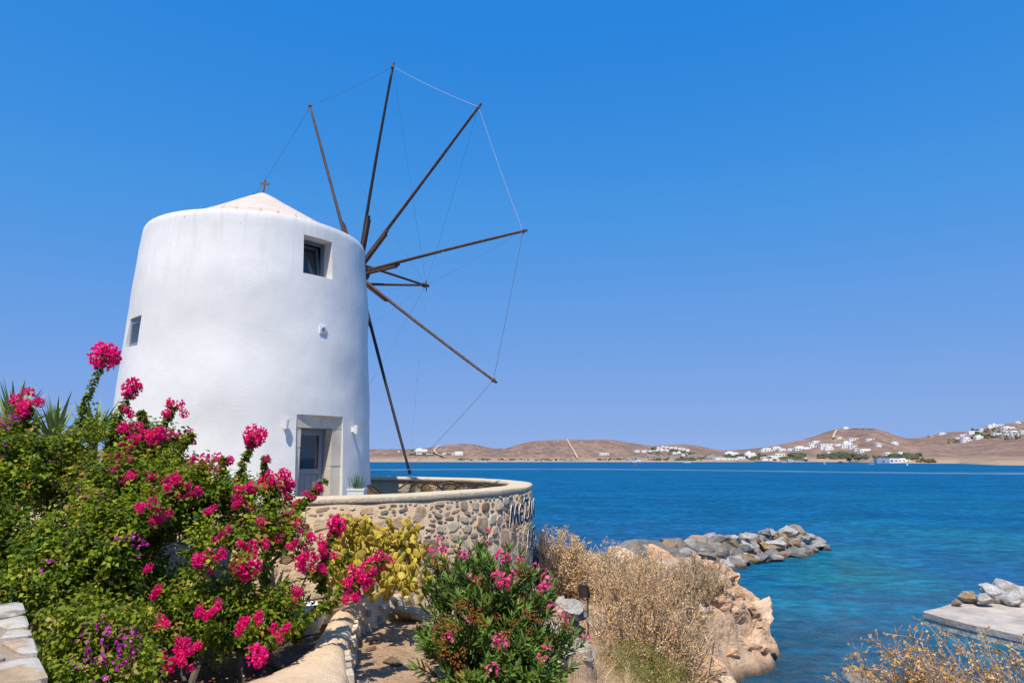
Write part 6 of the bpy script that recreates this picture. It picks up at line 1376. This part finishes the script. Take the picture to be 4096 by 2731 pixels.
HS += zr(2800, 1650, 3.36, [(330, 510, 522, 568, 3, 'broad stepped white house by the saddle between the hills'), (600, 750, 518, 598, 3, 'tall tiered white house right of the hill saddle'), (830, 1000, 478, 502, 2, 'long white house on the left shoulder of the peak hill'), (980, 1095, 458, 490, 2, 'white house with a raised block on the left shoulder of the peak hill'), (815, 1000, 500, 520, 1, 'long low white terrace under the shoulder houses'), (1065, 1180, 486, 520, 2, 'white house next right of the shoulder houses'), (1180, 1260, 482, 518, 1, 'white cube house left of the big stepped mansion'), (1270, 1480, 452, 503, 3, 'big stepped white mansion below the slope of the peak hill'), (1520, 1625, 380, 408, 2, 'white house highest on the left slope of the peak hill'), (1475, 1570, 436, 462, 2, 'small white house with arches above the green grove'),
    (1470, 1540, 414, 430, 1, 'low white house just under the highest slope house'), (1620, 1800, 420, 444, 1, 'long low white villa at mid height of the peak hill'), (1620, 1670, 470, 490, 1, 'tiny white house left of the arched villa'), (1680, 1795, 456, 492, 2, 'arched white villa above the green grove'), (1930, 2055, 382, 446, 3, 'tall tiered white villa on the front of the peak hill'), (1905, 1990, 438, 466, 1, 'white house in front of the tall tiered villa'), (2010, 2120, 446, 470, 1, 'low white house right of the tall tiered villa'), (1820, 1900, 424, 442, 1, 'low white house left of the tall tiered villa'), (2135, 2325, 490, 536, 2, 'long white villa with arcade on the right foot of the peak hill'), (1950, 2025, 196, 220, 2, 'small white chapel on the summit of the peak hill'), (1855, 1915, 333, 352, 1, 'small lone white house below the summit track'),
    (2010, 2140, 348, 368, 1, 'left white bungalow of the walled terrace under the summit'), (2250, 2352, 352, 374, 1, 'right white bungalow of the walled terrace under the summit'), (1005, 1135, 549, 580, 1, 'white house above the beach left of the dark tree'), (905, 1060, 580, 618, 2, 'long white beach house left of the dark tree'), (815, 900, 596, 620, 1, 'small white beach house beside the round green tree'), (500, 600, 597, 618, 1, 'small white house behind the beach pavilion'), (820, 1040, 625, 642, 1, 'low white beach terrace under the palms'), (1170, 1225, 638, 654, 1, 'tiny white kiosk on the beach'), (1390, 1425, 602, 630, 1, 'narrow white house at the foot of the dark tree'), (2075, 2130, 487, 505, 1, 'tiny white house right of the grove on the peak hill'), (1705, 1745, 532, 556, 1, 'tiny white house peeking out of the green grove')])
HS += zr(3400, 1650, 3.38, [(565, 660, 396, 430, 2, 'white house with a retaining wall right of the peak hill'), (360, 425, 418, 442, 1, 'small white house below the walled terrace'), (470, 550, 540, 570, 2, 'white house above the shore restaurant'), (640, 700, 530, 574, 1, 'small white chapel house behind the green trees by the shore'), (1230, 1315, 273, 300, 1, 'lone white house on the skyline of the right hill'), (1090, 1150, 316, 332, 1, 'tiny pale ruin left of the lone skyline house'), (1790, 1835, 218, 242, 1, 'tiny white cube house right of the dark bushes on the right hill'), (1615, 1830, 252, 278, 1, 'long white house on the left of the right hill village'), (1510, 1595, 296, 322, 1, 'white house with red roof garden on the right hill'), (1440, 1500, 340, 366, 1, 'white house at the lower left of the right hill village'), (1545, 1640, 330, 366, 2, 'stepped white house in the lower row of the right hill village'), (1525, 1655, 364, 396, 1, 'white house with a front wall, lowest on the right hill'), (1715, 1850, 306, 356, 3, 'tiered white house in the middle of the right hill'),
    (1880, 2120, 168, 196, 1, 'long white row of houses on the right hill crest'), (1968, 2002, 150, 190, 1, 'white round tower block on the right hill crest'), (2100, 2280, 190, 230, 3, 'large white villa near the right end of the hill'), (2095, 2180, 250, 276, 1, 'white house under the large villa on the right hill'), (2200, 2300, 246, 280, 2, 'white house right below the large villa on the right hill'), (1960, 2070, 281, 310, 1, 'white house with dark trees on the right hill'), (2110, 2190, 291, 313, 1, 'lower white house second from the right on the right hill'), (2205, 2300, 291, 313, 1, 'lower white house at the right end of the right hill'), (2290, 2352, 122, 150, 2, 'pale house at the very top right of the hill'), (2330, 2400, 246, 276, 1, 'white house cut by the right frame edge')])
GRPS = 'white houses on the far shore'
for i, (a, c, yb, h, st, lab) in enumerate(HS): far_house(a, c, yb, h, GRPS, lab, 900 + i, 'housetan' if ('tan house' in lab or 'ruin' in lab) else 'housewhite', st, (c - a) > 16)
for i, (a, c, yb, h, st, mat, lab) in enumerate(((1450 + 990 / 2.94, 1450 + 1042 / 2.94, 1650 + 495 / 2.94, 10, 1, 'housetan', 'small brown house between the pale house and the long white villa'), (2568, 2648, 1831, 13, 2, 'housegrey', 'unfinished grey concrete hotel left block above the beach'), (2675, 2710, 1833, 13, 2, 'housegrey', 'grey concrete block between the unfinished hotel and the trees'), (2746, 2778, 1826, 7, 1, 'housegrey', 'low grey building right of the hill village'), (2818, 2889, 1838, 21, 3, 'housegrey', 'wide grey hotel near the hill saddle'), (2495, 2560, 1838, 9, 1, 'housegrey', 'low pale grey building on the shore behind the motor yacht'),
        (2857, 2950, 1840, 8, 1, 'housewhite', 'long white beach pavilion with dark openings'), (3500, 3551, 1850, 17, 1, 'houseblue', 'blue glazed shore building, left part of the waterside row'), (3551, 3583, 1847, 14, 1, 'housewhite', 'middle white waterside building next to the blue one'), (3584, 3634, 1846, 13, 2, 'housewhite', 'right white waterside building next to the trees'), (2090, 2150, 1841, 4, 1, 'housetan', 'low tan beach shack row under the round brown hill'), (2250, 2330, 1842, 4, 1, 'housetan', 'low tan beach shacks right of the straight track foot'))):
    far_house(a, c, yb, h, 'buildings along the far shore', lab, 1200 + i, mat, st)
# groves
def far_grove(name, pts, lab):
    """pts: x, y, radius in 4096 px"""
    Vs, Fs = [], []; V0, F0 = ico(2); o_ = 0; mb = MB()
    for x, y, rr in pts:
        p = far_at(x / KD, y / KD); m = p[1] / (F4 / CT) * 1.3
        for k in range(3):
            V = V0 * (1 + .35 * fbm(V0 * 2.5 + rng.uniform(0, 50), 3, 3)[:, None]) * rr * m * rng.uniform(.5, .85) * [1.1, 1, .8]; V = V + p + np.r_[rng.normal(0, rr * m * .8, 2), rr * m * .40 + rng.normal(0, rr * m * .15)]; mb.add(V, F0)
    return stuff(tag(mb.obj(name, M['fargreen']), lab, 'trees'))
def scatter(x0, x1, y0, y1, n, r0, r1): return [(rng.uniform(x0, x1), rng.uniform(y0, y1), rng.uniform(r0, r1) * .85) for _ in range(int(n * 2.1))]
far_grove('distant_grove', scatter(1640, 1800, 1814, 1824, 26, 3, 5) + scatter(1640, 1665, 1800, 1815, 6, 2.5, 4), 'green garden trees around the stepped villa on the left shore')
far_grove('distant_grove', scatter(2610, 2770, 1800, 1822, 22, 3, 6) + scatter(2540, 2640, 1806, 1814, 10, 2, 4) + [(2625, 1796, 8), (2615, 1798, 7)], 'dark trees among the houses of the hill village')
far_grove('distant_grove', scatter(2700, 2830, 1832, 1842, 16, 4, 7) + scatter(2590, 2680, 1836, 1842, 8, 3, 5), 'shore trees below the hill village')
far_grove('distant_grove', scatter(2900, 3060, 1820, 1840, 26, 4, 8) + scatter(3000, 3180, 1832, 1842, 22, 5, 8), 'mixed green trees behind the long beach')
far_grove('distant_grove', scatter(3185, 3210, 1822, 1838, 6, 9, 12) + scatter(3180, 3230, 1836, 1842, 8, 5, 8), 'tall dark tree beside the white boat')
far_grove('distant_grove', scatter(3280, 3470, 1818, 1836, 40, 5, 9) + scatter(3330, 3400, 1812, 1822, 12, 4, 7), 'broad dark green grove at the foot of the peak hill')
far_grove('distant_grove', scatter(3555, 3690, 1818, 1838, 26, 5, 9) + scatter(3490, 3560, 1826, 1836, 6, 4, 6) + scatter(3670, 3730, 1842, 1848, 6, 5, 8), 'green trees around the waterside restaurant row')
far_grove('distant_grove', scatter(3800, 3870, 1758, 1772, 8, 3, 5) + scatter(3900, 4090, 1712, 1760, 34, 3, 6) + scatter(3900, 4000, 1740, 1756, 10, 4, 6), 'dark garden trees among the houses of the right hill')
far_grove('distant_grove', scatter(3410, 3500, 1716, 1719, 16, 1.5, 3), 'row of small trees on the crest of the peak hill')
far_grove('distant_grove', scatter(2120, 2330, 1834, 1842, 18, 2, 4) + scatter(1830, 2100, 1836, 1842, 26, 2, 5) + scatter(2380, 2520, 1834, 1842, 16, 2, 4), 'low scrub along the left beach')
# boats
def hull(mb, L, Wd, H, rake=.25):
    n = 9; V = []; F = []
    for i in range(n):
        f = i / (n - 1); wd = Wd * .5 * (1 - max(0, (f - .55) / .45) ** 2) + .02; x = (f - .5) * L
        V += [(x, -wd, H * (1 + .25 * f * f)), (x - rake * L * .06 * f, -wd * .7, 0), (x - rake * L * .06 * f, 0, -H * .35), (x - rake * L * .06 * f, wd * .7, 0), (x, wd, H * (1 + .25 * f * f))]
    for i in range(n - 1):
        for k in range(4): F.append((i * 5 + k, i * 5 + k + 1, i * 5 + 6 + k, i * 5 + 5 + k))
        F.append((i * 5, i * 5 + 5, i * 5 + 9, i * 5 + 4))
    F.append((0, 1, 2, 3, 4)); return mb.add(V, F)
def at_sea(x4, yw): p = G4(x4, max(yw, HY + 15), 0); return p
def boat(name, x4, yw, lab, build, rz=0, group='boats in the bay'):
    p = at_sea(x4, yw); t = thing(name, p, lab, 'boat', group, rz); build(t, p[1] / (F4 / CT)); return t
def pt(t, mb, name, mat): o = link(name, mb.mesh(name), M[mat]); o.parent = t; return o
def b_yacht(t, m):
    L = 44 * m; pt(t, hull(MB(), L, L * .22, L * .09), 'hull', 'boatwhite'); b = MB(); b.box((-L * .02, 0, L * .135), (L * .6, L * .17, L * .07)); b.box((-L * .02, 0, L * .195), (L * .38, L * .14, L * .05)); pt(t, b, 'superstructure', 'boatwhite'); b = MB(); b.box((-L * .02, -L * .086, L * .145), (L * .5, .1, L * .03)); pt(t, b, 'window_band', 'window'); b = MB(); b.tube([(0, 0, L * .22), (-.02 * L, 0, L * .32)], .006 * L, 5); pt(t, b, 'mast', 'boatwhite')
def b_cat(t, m):
    L = 28 * m; b = MB()
    for s in (-1, 1):
        q = MB(); hull(q, L, L * .13, L * .12); q.v = [(v[0], v[1] + s * L * .2, v[2]) for v in q.v]; pt(t, q, 'hull', 'boatwhite')
    b.box((-.05 * L, 0, L * .17), (L * .6, L * .45, L * .09)); pt(t, b, 'cabin', 'boatwhite'); b = MB(); b.tube([(.05 * L, 0, L * .2), (.05 * L, 0, L * 1.45)], .01 * L, 6); pt(t, b, 'mast', 'housegrey'); b = MB(); b.box((-.05 * L, -L * .228, L * .18), (L * .45, .06, L * .035)); pt(t, b, 'window_band', 'window')
def b_sail(red):
    def f(t, m):
        L = 9 * m; pt(t, hull(MB(), L, L * .25, L * .07), 'hull', 'boatdark' if red else 'boatwhite'); H = 15 * m; b = MB(); b.tube([(0, 0, 0), (-.05 * L, 0, H)], .02 * L, 5); pt(t, b, 'mast', 'housegrey'); b = MB()
        b.add([(.02 * L, -.03, L * .1), (.75 * L, -.06 * L, L * .12), (-.05 * L, -.02, H), (.36 * L, .06 * L, H * .45)], [(0, 1, 3), (1, 2, 3), (2, 0, 3)]); pt(t, b, 'sail', 'sail')
        if red: b = MB(); b.add([(.15 * L, -.09 * L, L * .3), (.6 * L, -.1 * L, L * .15), (.2 * L, -.08 * L, H * .6)], [(0, 1, 2)]); pt(t, b, 'sail_panel', 'sailred')
    return f
def b_ferry(t, m):
    L = 24 * m; pt(t, hull(MB(), L, L * .3, L * .14), 'hull', 'boatwhite'); b = MB(); b.box((-.05 * L, 0, L * .24), (L * .75, L * .26, L * .05))
    for k in range(6): b.box((-.38 * L + k * .13 * L, -L * .125, L * .18), (.02 * L, .02 * L, L * .10))
    pt(t, b, 'canopy_deck', 'boatwhite')
def b_dark(t, m): L = 25 * m; pt(t, hull(MB(), L, L * .24, L * .14), 'hull', 'boatdark'); b = MB(); b.box((.0, 0, L * .2), (L * .35, L * .18, L * .1)); pt(t, b, 'cabin', 'boatdark'); b = MB(); b.tube([(0, 0, L * .2), (0, 0, L * .5)], .012 * L, 5); pt(t, b, 'mast', 'boatdark')
def b_speed(t, m): L = 19 * m; pt(t, hull(MB(), L, L * .26, L * .12), 'hull', 'boatwhite'); b = MB(); b.box((.02 * L, 0, L * .18), (L * .25, L * .16, L * .06)); pt(t, b, 'windscreen', 'window')
boat('motor_yacht', 2552, 1849, 'long pale motor yacht anchored before the grey hotel', b_yacht, math.pi)
boat('catamaran', 2748, 1850, 'white sailing catamaran with a bare mast under the hill village', b_cat)
boat('tour_boat', 3207, 1848, 'white canopied tour boat at the beach by the tall dark tree', b_ferry)
boat('fishing_boat', 3362, 1851, 'dark hulled fishing boat left of the speedboat', b_dark)
boat('sailboat', 3296, 1857, 'small sailboat with pink and white sail below the grove', b_sail(True))
boat('sailboat', 3627, 1861, 'small sailboat with plain white sail before the waterside row', b_sail(False))
boat('speedboat', 3486, 1857, 'white speedboat drawing a thin wake below the arcade villa', b_speed)
boat('tour_boat', 1935, 1849, 'small white boat at the left shore under the round hill', b_ferry)
boat('motorboat', 2300, 1848, 'tiny white motorboat below the straight hill track', b_speed)
boat('motorboat', 3138, 1850, 'tiny white motorboat off the long beach', b_speed)
foam_strip('boat_wake', [G4(x, 1859, 0)[:2] for x in range(3395, 3486, 10)], [5 + 3 * math.sin(k) for k in range(10)], 'short white wake trailing behind the speedboat')
p = at_sea(2542, 1868); mm = p[1] / (F4 / CT); t = thing('buoy', p, 'red lattice channel buoy floating in the bay before the yacht', 'buoy')
b = MB(); b.lathe((p[0], p[1], 0), [(0, -.3), (6 * mm, -.3), (6.5 * mm, .8 * mm), (5.5 * mm, 2 * mm), (0, 2.2 * mm)], 14); b.obj('float', M['boatdark'], t); b = MB()
for s, c in ((-1, -1), (1, -1), (1, 1), (-1, 1)): b.tube([(p[0] + s * 3 * mm, p[1] + c * 3 * mm, 2 * mm), (p[0] + s * .8 * mm, p[1] + c * .8 * mm, 13 * mm)], .6 * mm, 4)
for z in (5, 9, 13): b.box((p[0], p[1], z * mm), ((5.6 - z * .3) * mm, (5.6 - z * .3) * mm, .9 * mm))
b.obj('tower', M['buoy'], t); b = MB(); b.lathe((p[0], p[1], 13 * mm), [(0, 0), (1.2 * mm, 0), (1.2 * mm, 3 * mm), (0, 3.6 * mm)], 8); b.obj('lantern', M['buoy'], t)
